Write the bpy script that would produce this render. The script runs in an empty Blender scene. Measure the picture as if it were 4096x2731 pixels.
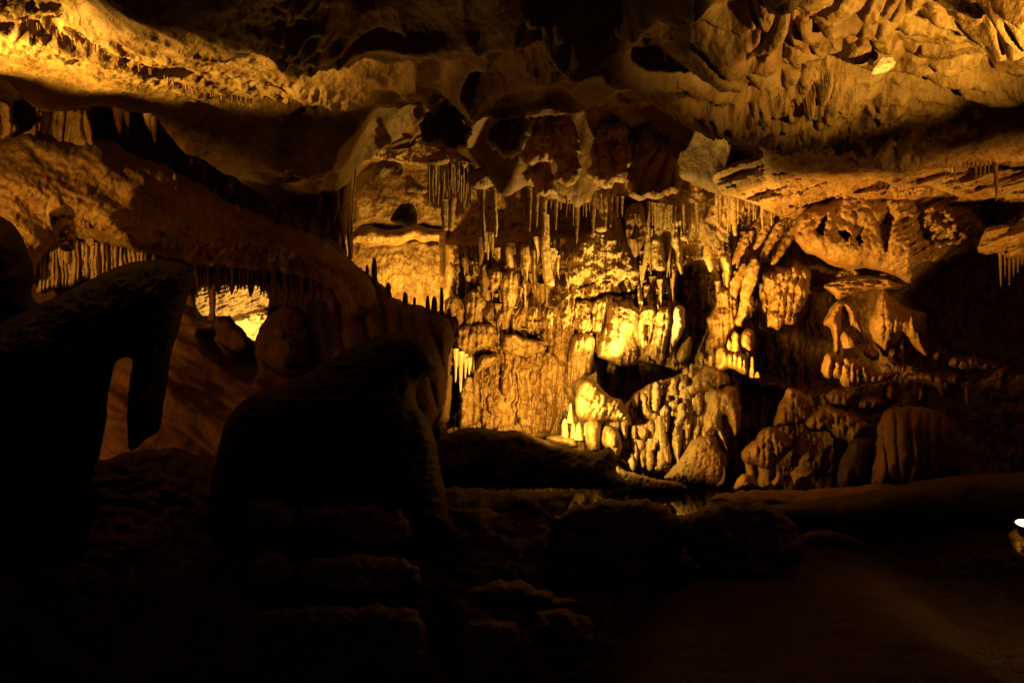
import bpy, math
import numpy as np

# ------------------------------------------------------------------ frame of reference
# The photograph is 4096 x 2731; a point is given as (sx, sy, depth in metres).
F, CX, CY, ZC = 3215.0, 2048.0, 1365.5, 2.6        # focal length in photo pixels, eye height above the cave datum
def P(sx, sy, d):
    sx = np.asarray(sx, float); sy = np.asarray(sy, float); d = np.asarray(d, float)
    return np.stack(np.broadcast_arrays((sx-CX)/F*d, d, ZC-(sy-CY)/F*d), -1)

scene = bpy.context.scene
COL = scene.collection

# ------------------------------------------------------------------ noise
_r = np.random.RandomState(7)
_perm = _r.permutation(256); _perm = np.concatenate([_perm, _perm, _perm])
_g = _r.normal(size=(256, 3)); _g /= np.linalg.norm(_g, axis=1)[:, None]
def perlin(p):
    p = np.asarray(p, float); i = np.floor(p).astype(int); f = p-i; i &= 255
    w = f*f*f*(f*(f*6-15)+10); out = 0
    for dx in (0, 1):
        for dy in (0, 1):
            for dz in (0, 1):
                h = _perm[_perm[_perm[i[..., 0]+dx]+i[..., 1]+dy]+i[..., 2]+dz]
                g = _g[h]
                v = g[..., 0]*(f[..., 0]-dx)+g[..., 1]*(f[..., 1]-dy)+g[..., 2]*(f[..., 2]-dz)
                out = out + v*(w[..., 0] if dx else 1-w[..., 0])*(w[..., 1] if dy else 1-w[..., 1])*(w[..., 2] if dz else 1-w[..., 2])
    return out*1.5
def fbm(p, o=4, lac=2.1, gain=.5, ridged=False):
    p = np.asarray(p, float); a, s = 1., 0.
    for k in range(o):
        n = perlin(p+k*17.3)
        s = s + a*((1-2*np.abs(n)) if ridged else n); a *= gain; p = p*lac
    return s
_wp = _r.rand(256, 2)
def worley(x, y):
    """distance to nearest and second nearest scattered point in the plane"""
    ix = np.floor(x).astype(int); iy = np.floor(y).astype(int)
    f1 = np.full(x.shape, 9.); f2 = f1.copy(); cid = np.zeros(x.shape)
    for dx in (-1, 0, 1):
        for dy in (-1, 0, 1):
            jx, jy = ix+dx, iy+dy
            h = _perm[_perm[jx & 255]+(jy & 255)]
            d = np.hypot(jx+_wp[h, 0]-x, jy+_wp[h, 1]-y)
            n1 = d < f1
            f2 = np.where(n1, f1, np.minimum(f2, d)); cid = np.where(n1, h/255., cid); f1 = np.where(n1, d, f1)
    return f1, f2, cid
def sst(a, b, x):
    t = np.clip((x-a)/(b-a), 0, 1); return t*t*(3-2*t)
def v3(x, y, z=0):
    return np.stack(np.broadcast_arrays(np.asarray(x, float), np.asarray(y, float), np.asarray(z, float)), -1)

# ------------------------------------------------------------------ polygons
def poly_sd(x, y, poly):
    """signed distance (positive inside) and nearest boundary point"""
    x = np.asarray(x, float); y = np.asarray(y, float); sh = x.shape; x = x.ravel(); y = y.ravel()
    poly = np.asarray(poly, float); best = np.full(x.shape, 1e18); nx = x.copy(); ny = y.copy(); ins = np.zeros(x.shape, bool)
    for k in range(len(poly)):
        ax, ay = poly[k]; bx, by = poly[(k+1) % len(poly)]
        ex, ey = bx-ax, by-ay; L = ex*ex+ey*ey+1e-12
        t = np.clip(((x-ax)*ex+(y-ay)*ey)/L, 0, 1); px = ax+t*ex; py = ay+t*ey
        d = (x-px)**2+(y-py)**2; m = d < best
        best = np.where(m, d, best); nx = np.where(m, px, nx); ny = np.where(m, py, ny)
        c = ((ay > y) != (by > y)) & (x < ex*(y-ay)/(ey if abs(ey) > 1e-9 else 1e-9)+ax); ins ^= c
    sd = np.sqrt(best)*np.where(ins, 1, -1)
    return sd.reshape(sh), nx.reshape(sh), ny.reshape(sh)
def line_d(x, y, pl):
    best = np.full(np.shape(x), 1e9)
    for (ax, ay), (bx, by) in zip(pl[:-1], pl[1:]):
        ex, ey = bx-ax, by-ay; t = np.clip(((x-ax)*ex+(y-ay)*ey)/(ex*ex+ey*ey), 0, 1)
        best = np.minimum(best, np.hypot(x-ax-t*ex, y-ay-t*ey))
    return best
def smooth_outline(poly, step=10., rough=2., seed=0, it=1):
    p = np.asarray(poly, float)
    for _ in range(it):                                             # corner cutting
        q = np.roll(p, -1, 0); p = np.stack([.8*p+.2*q, .2*p+.8*q], 1).reshape(-1, 2)
    out = []
    for k in range(len(p)):
        a, b = p[k], p[(k+1) % len(p)]; n = max(1, int(np.hypot(*(b-a))/step))
        for j in range(n): out.append(a+(b-a)*j/n)
    p = np.array(out)
    n1 = perlin(v3(p[:, 0]/45+seed, p[:, 1]/45, 1.3)); n2 = perlin(v3(p[:, 0]/18+seed, p[:, 1]/18, 7.7))
    m1 = perlin(v3(p[:, 0]/45+seed, p[:, 1]/45, 21.3)); m2 = perlin(v3(p[:, 0]/18+seed, p[:, 1]/18, 37.7))
    return p+rough*np.stack([n1*2+n2, m1*2+m2], 1)

# ------------------------------------------------------------------ objects
def link(name, V, Fc, mat, parent=None, origin=None):
    V = np.asarray(V, np.float32); Fc = np.asarray(Fc, np.int32)
    me = bpy.data.meshes.new(name)
    o = np.zeros(3) if origin is None else np.asarray(origin, float)
    me.vertices.add(len(V)); me.vertices.foreach_set('co', (V-o).astype(np.float32).ravel())
    k = Fc.shape[1]
    me.loops.add(Fc.size); me.loops.foreach_set('vertex_index', Fc.ravel())
    me.polygons.add(len(Fc)); me.polygons.foreach_set('loop_start', np.arange(0, Fc.size, k, dtype=np.int32))
    me.update(calc_edges=True); me.validate()
    me.polygons.foreach_set('use_smooth', np.ones(len(me.polygons), bool))
    me.materials.append(mat)
    ob = bpy.data.objects.new(name, me); COL.objects.link(ob)
    ob.location = o
    if parent is not None:
        ob.parent = parent; ob.location = o-np.asarray(parent.location)
    return ob
def tag(o, label, cat, group=None):
    o['label'] = label; o['category'] = cat; o['kind'] = 'thing'
    if group: o['group'] = group
    return o
def struct(o):
    o['kind'] = 'structure'; return o
def grid_faces(nr, nc):
    i = np.arange((nr-1)*(nc-1)); r = i//(nc-1); c = i % (nc-1); a = r*nc+c
    return np.stack([a, a+1, a+nc+1, a+nc], 1)

def mass_geo(outline, d, T=.5, R=60, g=6., rough=2.5, amp=.05, fr=3., relief=None, back=.7, seed=0, tilt=(0, 0), it=1, prof=.5):
    pl = smooth_outline(outline, max(g*1.2, 5), rough, seed, it)
    lo = pl.min(0)-g*1.01; hi = pl.max(0)+g*1.01
    xs = np.arange(lo[0], hi[0]+g, g); ys = np.arange(lo[1], hi[1]+g, g)
    X, Y = np.meshgrid(xs, ys); D, NX, NY = poly_sd(X, Y, pl)
    ins = D > g*.15; nr, nc = X.shape
    q = grid_faces(nr, nc); q = q[ins.ravel()[q].any(1)]
    used = np.zeros(nr*nc, bool); used[q.ravel()] = True
    X, Y, D, NX, NY, ins = (a.ravel() for a in (X, Y, D, NX, NY, ins))
    X = np.where(ins, X, NX); Y = np.where(ins, Y, NY); Dp = np.where(ins, D, 0)
    c = pl.mean(0)
    base = d+tilt[0]*(X-c[0])/100+tilt[1]*(Y-c[1])/100
    s = np.clip(Dp/R, 0, 1); t = ((1-(1-s)**2)**prof).reshape(nr, nc); msk = ins.reshape(nr, nc)
    for _ in range(int(min(40, 2+.35*R/g))):                        # soften the creases along the middle line
        u = t.copy(); u[1:-1, 1:-1] = (t[1:-1, 1:-1]*2+t[:-2, 1:-1]+t[2:, 1:-1]+t[1:-1, :-2]+t[1:-1, 2:])/6
        t = np.where(msk, u, 0)
    t = t.ravel()
    ix = np.where(used)[0]; f = {}
    W = P(X[ix], Y[ix], base[ix]); tt = t[ix]
    n = fbm(W*fr+seed*3.1, 5)*amp*np.minimum(1, tt*1.6)
    if relief is not None: n = n+relief(X[ix], Y[ix])*np.minimum(1, tt*2)
    front = P(X[ix], Y[ix], base[ix]-T*tt-n)
    nb = fbm(W*fr+seed*5.1+40, 3)*amp*tt
    inb = ins[ix]
    backp = P(X[ix], Y[ix], base[ix]+back*T*tt+nb)[inb]
    m = -np.ones(nr*nc, int); m[ix] = np.arange(len(ix))
    mb = m.copy(); mb[ix[inb]] = len(ix)+np.arange(inb.sum())
    faces = np.concatenate([m[q][:, ::-1], mb[q]])
    return np.concatenate([front, backp]), faces
def mass(name, label, cat, outline, d, mat, group=None, parent=None, **k):
    V, Fc = mass_geo(outline, d, **k)
    lowest = V[np.argmin(V[:, 2])]; o = np.array([V[:, 0].mean(), V[:, 1].mean(), lowest[2]])
    ob = link(name, V, Fc, mat, parent, o)
    if parent is None: tag(ob, label, cat, group)
    return ob

def drip_geo(pts, d, seed=0, nt=None, flute=.12, knob=.14, lump=.18, ky=1., d2=None, ends=(0, 1), fr=14):
    p = np.asarray(pts, float)
    L = np.concatenate([[0], np.cumsum(np.hypot(np.diff(p[:, 0]), np.diff(p[:, 1])))])
    n = int(np.clip(L[-1]/3.2, 8, 130)); s = np.linspace(0, 1, n)*L[-1]
    # smooth interpolation of the centre line and radius
    sx, sy, r = (np.interp(s, L, p[:, k]) for k in range(3))
    for _ in range(max(2, n//14)):
        for a in (sx, sy, r): a[1:-1] = .25*a[:-2]+.5*a[1:-1]+.25*a[2:]
    q = s/L[-1]; rm = r.max()
    for e, on in ((0, ends[0]), (1, ends[1])):                      # rounded ends
        if on:
            dist = (s if e == 0 else L[-1]-s)/max(rm*.9, 4.); r = r*np.sqrt(np.clip(1-(1-np.clip(dist, 0, 1))**2, .0, 1))
    dd = d if d2 is None else d+(d2-d)*q
    C = P(sx, sy, dd); rad = r/F*dd
    nt = nt or (9 if rm < 8 else 14 if rm < 16 else 26 if rm < 40 else 40)
    th = np.linspace(0, 2*np.pi, nt, endpoint=False)
    TH, _ = np.meshgrid(th, s); cz, sz = np.cos(TH), np.sin(TH)
    zz = C[:, 2][:, None]+0*TH
    if rm > 13: knob = knob*.45
    kn = perlin(v3(zz*11/ max(.4, rm/14)+seed*9.1, seed*1.7, .3))
    fl = perlin(v3(cz*2.6+seed, sz*2.6+seed*2.3, zz*.9))+.6*perlin(v3(cz*6+seed, sz*6, zz*1.6+seed))
    B = C[:, None, :]+np.stack([cz*rad[:, None], sz*rad[:, None]*ky, 0*cz], -1)
    lp = fbm(B*fr+seed*2.2, 3)
    rr = rad[:, None]*(1+knob*kn+flute*fl+lump*lp)
    V = C[:, None, :]+np.stack([cz*rr, sz*rr*ky, 0*cz], -1)
    V[..., 2] += rad[:, None]*lump*.5*perlin(B*fr*1.3+seed+9)
    i = np.arange((n-1)*nt); ri = i//nt; ci = i % nt; c2 = (ci+1) % nt
    Fc = np.stack([ri*nt+ci, ri*nt+c2, (ri+1)*nt+c2, (ri+1)*nt+ci], 1)
    return V.reshape(-1, 3), Fc
def drip(name, label, cat, pts, d, mat, group=None, parent=None, **k):
    V, Fc = drip_geo(pts, d, **k)
    up = pts[0][1] < pts[-1][1] and name in ('stalactite', 'rock_pendant')
    o = P(pts[0][0], pts[0][1], d) if up else V[np.argmin(V[:, 2])]
    ob = link(name, V, Fc, mat, parent, o)
    if parent is None: tag(ob, label, cat, group)
    return ob

# ------------------------------------------------------------------ materials
def rock(name, c0, c1, c2, rough=.62, bump=.5, scale=1., spec=.35, strata=0.):
    m = bpy.data.materials.new(name); m.use_nodes = True; nt = m.node_tree; N = nt.nodes; Lk = nt.links
    b = N['Principled BSDF']; geo = N.new('ShaderNodeNewGeometry')
    mp = N.new('ShaderNodeMapping'); Lk.new(geo.outputs['Position'], mp.inputs['Vector']); mp.inputs['Scale'].default_value = (scale, scale, scale*.75)
    def noise(s, det, ro=.6, dist=0.):
        n = N.new('ShaderNodeTexNoise'); n.inputs['Scale'].default_value = s; n.inputs['Detail'].default_value = det
        n.inputs['Roughness'].default_value = ro; n.inputs['Distortion'].default_value = dist
        Lk.new(mp.outputs['Vector'], n.inputs['Vector']); return n.outputs['Fac']
    big = noise(1.7, 5, .62, .4); mid = noise(9, 5, .65, .6); fine = noise(48, 4, .7)
    cr = N.new('ShaderNodeValToRGB'); e = cr.color_ramp.elements
    e[0].position = .36; e[0].color = (*c0, 1); e[1].position = .66; e[1].color = (*c2, 1); k = e.new(.5); k.color = (*c1, 1)
    mx = N.new('ShaderNodeMath'); mx.operation = 'MULTIPLY_ADD'; mx.inputs[1].default_value = .45
    ad = N.new('ShaderNodeMath'); ad.operation = 'MULTIPLY'; ad.inputs[1].default_value = .55
    Lk.new(big, ad.inputs[0]); Lk.new(mid, mx.inputs[0]); Lk.new(ad.outputs[0], mx.inputs[2])
    Lk.new(mx.outputs[0], cr.inputs['Fac'])
    hs = N.new('ShaderNodeMix'); hs.data_type = 'RGBA'; hs.blend_type = 'MULTIPLY'
    sp = N.new('ShaderNodeValToRGB'); sp.color_ramp.elements[0].position = .35; sp.color_ramp.elements[0].color = (.55, .5, .45, 1)
    sp.color_ramp.elements[1].position = .55; sp.color_ramp.elements[1].color = (1, 1, 1, 1)
    Lk.new(fine, sp.inputs['Fac']); hs.inputs['Factor'].default_value = .75
    m2 = N.new('ShaderNodeMapping'); Lk.new(geo.outputs['Position'], m2.inputs['Vector']); m2.inputs['Scale'].default_value = (7, 7, .9)
    st = N.new('ShaderNodeTexNoise'); st.inputs['Scale'].default_value = 1.6; st.inputs['Detail'].default_value = 4; st.inputs['Roughness'].default_value = .65; st.inputs['Distortion'].default_value = .8
    Lk.new(m2.outputs['Vector'], st.inputs['Vector'])
    sr = N.new('ShaderNodeValToRGB'); q = sr.color_ramp.elements
    q[0].position = .34; q[0].color = (.55, .38, .25, 1); q[1].position = .68; q[1].color = (1.18, 1.2, 1.25, 1); k = q.new(.5); k.color = (1, 1, 1, 1)
    Lk.new(st.outputs['Fac'], sr.inputs['Fac'])
    h2 = N.new('ShaderNodeMix'); h2.data_type = 'RGBA'; h2.blend_type = 'MULTIPLY'; h2.inputs['Factor'].default_value = strata
    Lk.new(cr.outputs['Color'], h2.inputs['A']); Lk.new(sr.outputs['Color'], h2.inputs['B'])
    Lk.new(h2.outputs['Result'], hs.inputs['A']); Lk.new(sp.outputs['Color'], hs.inputs['B'])
    Lk.new(hs.outputs['Result'], b.inputs['Base Color'])
    rr = N.new('ShaderNodeMapRange'); rr.inputs['To Min'].default_value = rough-.18; rr.inputs['To Max'].default_value = rough+.16
    Lk.new(mid, rr.inputs['Value']); Lk.new(rr.outputs['Result'], b.inputs['Roughness'])
    b.inputs['Specular IOR Level'].default_value = spec
    b1 = N.new('ShaderNodeBump'); b1.inputs['Strength'].default_value = bump; b1.inputs['Distance'].default_value = .05
    b2 = N.new('ShaderNodeBump'); b2.inputs['Strength'].default_value = bump*.8; b2.inputs['Distance'].default_value = .012
    Lk.new(mid, b1.inputs['Height']); Lk.new(fine, b2.inputs['Height']); Lk.new(b1.outputs['Normal'], b2.inputs['Normal'])
    Lk.new(b2.outputs['Normal'], b.inputs['Normal'])
    return m
M = dict(
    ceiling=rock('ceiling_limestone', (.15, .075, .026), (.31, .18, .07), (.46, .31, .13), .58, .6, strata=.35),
    calcite=rock('pale_calcite', (.19, .105, .04), (.40, .26, .11), (.56, .42, .23), .45, .6, 1.2, .5, .85),
    flow=rock('flowstone', (.16, .085, .03), (.36, .22, .09), (.52, .38, .19), .42, .6, 1., .5, .9),
    tan=rock('tan_limestone', (.15, .078, .026), (.31, .18, .07), (.43, .28, .12), .58, .65, strata=.5),
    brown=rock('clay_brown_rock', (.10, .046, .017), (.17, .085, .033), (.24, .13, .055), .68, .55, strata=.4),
    black=rock('silhouette_rock', (.010, .006, .004), (.017, .010, .006), (.03, .017, .010), .7, .6, spec=.12, strata=.4),  # shade put into the colour, so near silhouettes stay black under bounce
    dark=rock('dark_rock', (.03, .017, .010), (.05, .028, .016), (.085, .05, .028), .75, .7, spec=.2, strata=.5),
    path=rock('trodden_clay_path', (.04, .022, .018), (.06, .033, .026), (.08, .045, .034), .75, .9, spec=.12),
    white=rock('white_calcite', (.45, .37, .26), (.6, .52, .4), (.72, .65, .52), .42, .3, strata=.6),
)
def plain(name, col, rough=.5, metal=0., emit=None, es=0.):
    m = bpy.data.materials.new(name); m.use_nodes = True; b = m.node_tree.nodes['Principled BSDF']
    n = m.node_tree.nodes.new('ShaderNodeTexNoise'); n.inputs['Scale'].default_value = 30
    cr = m.node_tree.nodes.new('ShaderNodeValToRGB')
    cr.color_ramp.elements[0].color = (*[c*.7 for c in col], 1); cr.color_ramp.elements[1].color = (*col, 1)
    m.node_tree.links.new(n.outputs['Fac'], cr.inputs['Fac']); m.node_tree.links.new(cr.outputs['Color'], b.inputs['Base Color'])
    b.inputs['Roughness'].default_value = rough; b.inputs['Metallic'].default_value = metal
    if emit: b.inputs['Emission Color'].default_value = (*emit, 1); b.inputs['Emission Strength'].default_value = es
    return m

def dim_coat(m, c0, c1):
    """red-brown rock tone, darkened to offset lamp spill, as a coat over the middle of the ceiling, with a wandering border"""
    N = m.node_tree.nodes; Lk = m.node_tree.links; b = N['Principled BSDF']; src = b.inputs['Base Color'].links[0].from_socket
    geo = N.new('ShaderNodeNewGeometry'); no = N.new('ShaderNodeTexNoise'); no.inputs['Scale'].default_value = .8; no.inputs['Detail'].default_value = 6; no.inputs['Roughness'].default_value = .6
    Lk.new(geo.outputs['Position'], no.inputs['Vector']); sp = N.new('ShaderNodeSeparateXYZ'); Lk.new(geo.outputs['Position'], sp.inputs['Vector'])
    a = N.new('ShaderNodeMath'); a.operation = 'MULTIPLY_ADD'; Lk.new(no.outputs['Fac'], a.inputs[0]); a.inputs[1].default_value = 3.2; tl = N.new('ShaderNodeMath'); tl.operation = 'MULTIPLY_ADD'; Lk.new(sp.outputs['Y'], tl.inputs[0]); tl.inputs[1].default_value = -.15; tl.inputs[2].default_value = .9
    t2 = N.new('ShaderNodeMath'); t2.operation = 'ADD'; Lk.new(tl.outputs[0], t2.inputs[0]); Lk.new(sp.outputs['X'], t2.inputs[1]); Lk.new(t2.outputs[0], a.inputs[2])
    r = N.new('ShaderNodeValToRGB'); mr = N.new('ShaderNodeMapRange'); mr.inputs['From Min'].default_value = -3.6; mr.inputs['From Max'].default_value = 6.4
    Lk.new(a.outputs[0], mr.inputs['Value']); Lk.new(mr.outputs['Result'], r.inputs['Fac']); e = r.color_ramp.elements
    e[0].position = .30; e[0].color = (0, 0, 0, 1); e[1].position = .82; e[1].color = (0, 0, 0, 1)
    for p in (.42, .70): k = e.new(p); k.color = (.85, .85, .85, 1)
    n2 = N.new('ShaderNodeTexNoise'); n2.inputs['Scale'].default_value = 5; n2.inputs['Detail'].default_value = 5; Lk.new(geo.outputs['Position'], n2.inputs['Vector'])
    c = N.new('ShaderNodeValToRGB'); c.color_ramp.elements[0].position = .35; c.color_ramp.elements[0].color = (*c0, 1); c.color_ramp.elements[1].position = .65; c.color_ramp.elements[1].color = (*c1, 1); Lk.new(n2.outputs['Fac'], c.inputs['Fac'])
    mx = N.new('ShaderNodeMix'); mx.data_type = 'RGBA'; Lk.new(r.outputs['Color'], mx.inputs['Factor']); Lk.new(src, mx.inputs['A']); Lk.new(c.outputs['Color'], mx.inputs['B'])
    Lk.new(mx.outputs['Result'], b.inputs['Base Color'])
dim_coat(M['ceiling'], (.085, .038, .014), (.17, .085, .033))  # mixes dimmer light into the ceiling's own red-brown

# ------------------------------------------------------------------ relief helpers
def flutes(x, y, w, wob=.5, k=0., lean=0.):
    """rounded vertical folds with sharp creases, w photo pixels wide at the formation"""
    u = (x+lean*y)/w+wob*fbm(v3(x/w/3, y/w/9, k), 2)+.35*perlin(v3(x/w*.5, y/w/4, k+5))
    f = u-np.floor(u); h = np.sqrt(np.clip(1-(2*f-1)**2, 0, 1))
    a = .45+.55*np.abs(np.sin(np.floor(u)*12.9898+k)*43758.5453 % 1)
    return h*a

def tongues(x, y, w, ln, k=0.):
    """stacked hanging tongues of flowstone with undercut tips"""
    u = x/w+.45*fbm(v3(x/w/3, y/ln*.8, k), 2); c = np.floor(u); fu = u-c
    r1 = np.abs(np.sin(c*12.9898+k*3.3)*43758.5453) % 1; r2 = np.abs(np.sin(c*78.233+k*1.7)*24634.6345) % 1
    v = y/(ln*(.6+.9*r1))+r2*7; f = v-np.floor(v); r3 = np.abs(np.sin((c*7.13+np.floor(v)*31.7)+k)*15731.743) % 1
    side = np.sqrt(np.clip(1-((fu-.5)*2/(1.02-.55*f**3))**2, 0, 1))
    return side*(.3+.7*f)*(1-sst(.94, 1., f))*(.5+.6*r3)

# ================================================================== THE SETTING
# ---- ceiling: one undulating sheet over the whole chamber
def build_ceiling():
    U = np.linspace(-.92, .92, 1150); y0, y1 = 2.2, 14.5
    t = np.linspace(0, 1, 620); Yr = 1/((1-t)/y0**.55+t/y1**.55)**(1/.55)
    u, y = np.meshgrid(U, Yr); x = u*y
    z0 = 2.25-.04*(y-5)
    sx = CX+F*x/y; sy = CY-F*z0/y
    # how the sheet varies from left to right
    mL = 1-sst(900, 1350, sx); mR = sst(2550, 2900, sx); mM = (1-mL)*(1-mR)
    mRt = mR*(1-sst(330, 520, sy)); mRb = mR*sst(330, 520, sy)
    wx = x+.55*perlin(v3(x*.7, y*.7, 3.))+.22*perlin(v3(x*1.9, y*1.9, 4.)); wy = y+.55*perlin(v3(x*.7, y*.7, 8.))+.22*perlin(v3(x*1.9, y*1.9, 9.))
    h = .32*fbm(v3(x*.42, y*.42, .7), 3)                             # broad undulation
    # big smooth scallops in the middle
    f1, f2, c = worley(wx*1.15+3, wy*1.0)
    e = sst(0, .22, f2-f1)
    h = h+(mRb*.5+.12*mL)*.40*(np.sqrt(np.clip(1-f1**2, 0, 1))-.6)+mM*.10*(c-.5)*e
    h = h+mM*.44*(np.clip(f1, 0, .95)**1.6-.35)                      # scooped hollows with sharp hanging rims
    f1, f2, c = worley(wx*2.3+9, wy*1.9+4)
    g1, g2, c = worley(wx*5.1+2, wy*3.6+7); pit = sst(-.05, .35, perlin(v3(x*.9, y*.9, 12.)))
    h = h+(mM+.2*mL)*(.3+.7*pit)*.085*(np.clip(g1, 0, .9)**1.4-.35)+(mM+mL*.5)*pit*.05*fbm(v3(x*6, y*5, 3.), 4, ridged=True)
    h = h+mM*.20*(np.clip(f1, 0, .95)**1.5-.35)
    h = h+mRb*.6*.15*(np.sqrt(np.clip(1-(f1*1.05)**2, 0, 1))-.6)
    # hanging pendants on the right
    f1, f2, c = worley(wx*1.75+1, wy*1.35+2)
    pen = np.clip(1-(f1*1.12)**2, 0, 1)**.8*(.75+.5*(c-.5)*sst(0, .3, f2-f1))*(.55+.45*sst(0, .25, f2-f1))
    h = h+mRt*.52*(pen-.45)
    f1, f2, c = worley(wx*4.2+1, wy*3.4+2)
    h = h+mRt*.10*(np.clip(1-(f1*1.15)**2, 0, 1)*sst(0, .2, f2-f1)-.4)
    # strata and rough crust on the left
    lean = (sx*.36-sy)
    h = h+mL*(.035*fbm(v3(lean/75, sx/700, 2.), 3, ridged=True))
    crust = mL*sst(-40, 60, sy-(sx*.36-60))*(1-sst(90, 180, sy-(sx*.36+40)))*(1-sst(750, 1000, sx))
    h = h+crust*.022*fbm(v3(x*8, y*8, 1.), 4, ridged=True)
    for pl, wd, a in (([(-300, -60), (0, 45), (270, 150), (430, 205), (740, 350), (980, 400)], 20, .05), ([(-300, 90), (0, 130), (130, 148), (285, 215)], 16, .04)):
        h = h+a*np.exp(-(line_d(sx, sy, pl)/wd)**2)
    h = h+(.035*fbm(v3(x*2.2, y*2.2, 5.), 3)+.014*fbm(v3(x*9, y*9, 9.), 4)+.008*fbm(v3(x*24, y*24, 2.), 3))*(.6+.9*mR)
    mid = sst(1330, 1520, sx)*(1-sst(2850, 3100, sx)); h = h-.65*mid*sst(7.2, 9.0, y)
    crk = mR*sst(330, 430, sy)*(1-sst(480, 620, sy))*(1-sst(3500, 3650, sx))
    h = h+crk*.10*fbm(v3(x*6, y*4, 2.), 4, ridged=True)
    # dark pocket at top centre and the recess behind the lip on the left
    sd, _, _ = poly_sd(sx, sy, [(2060, -400), (2055, 60), (2170, 125), (2330, 185), (2480, 150), (2600, 60), (2760, -20), (2800, -400)])
    h = h-.55*sst(-15, 60, sd)
    sd, _, _ = poly_sd(sx, sy, [(-800, 250), (0, 345), (180, 425), (330, 450), (480, 475), (620, 520), (760, 590), (950, 690), (1150, 800), (1200, 1000), (-800, 1000)])
    h = h-1.3*sst(-12, 40, sd)
    # the lip over the middle of the far wall
    lip = sst(1700, 2050, sx)*(1-sst(2850, 3050, sx))
    h = h+.78*lip*np.exp(-((y-10.45)/.42)**2)-.25*sst(11.0, 11.6, y)
    h = h*sst(2.2, 3.5, y)
    V = np.stack([x, y-.22*h*(mR+.5*mM), z0+ZC-h], -1).reshape(-1, 3)
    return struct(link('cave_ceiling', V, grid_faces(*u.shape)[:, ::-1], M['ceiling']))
build_ceiling()

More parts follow.
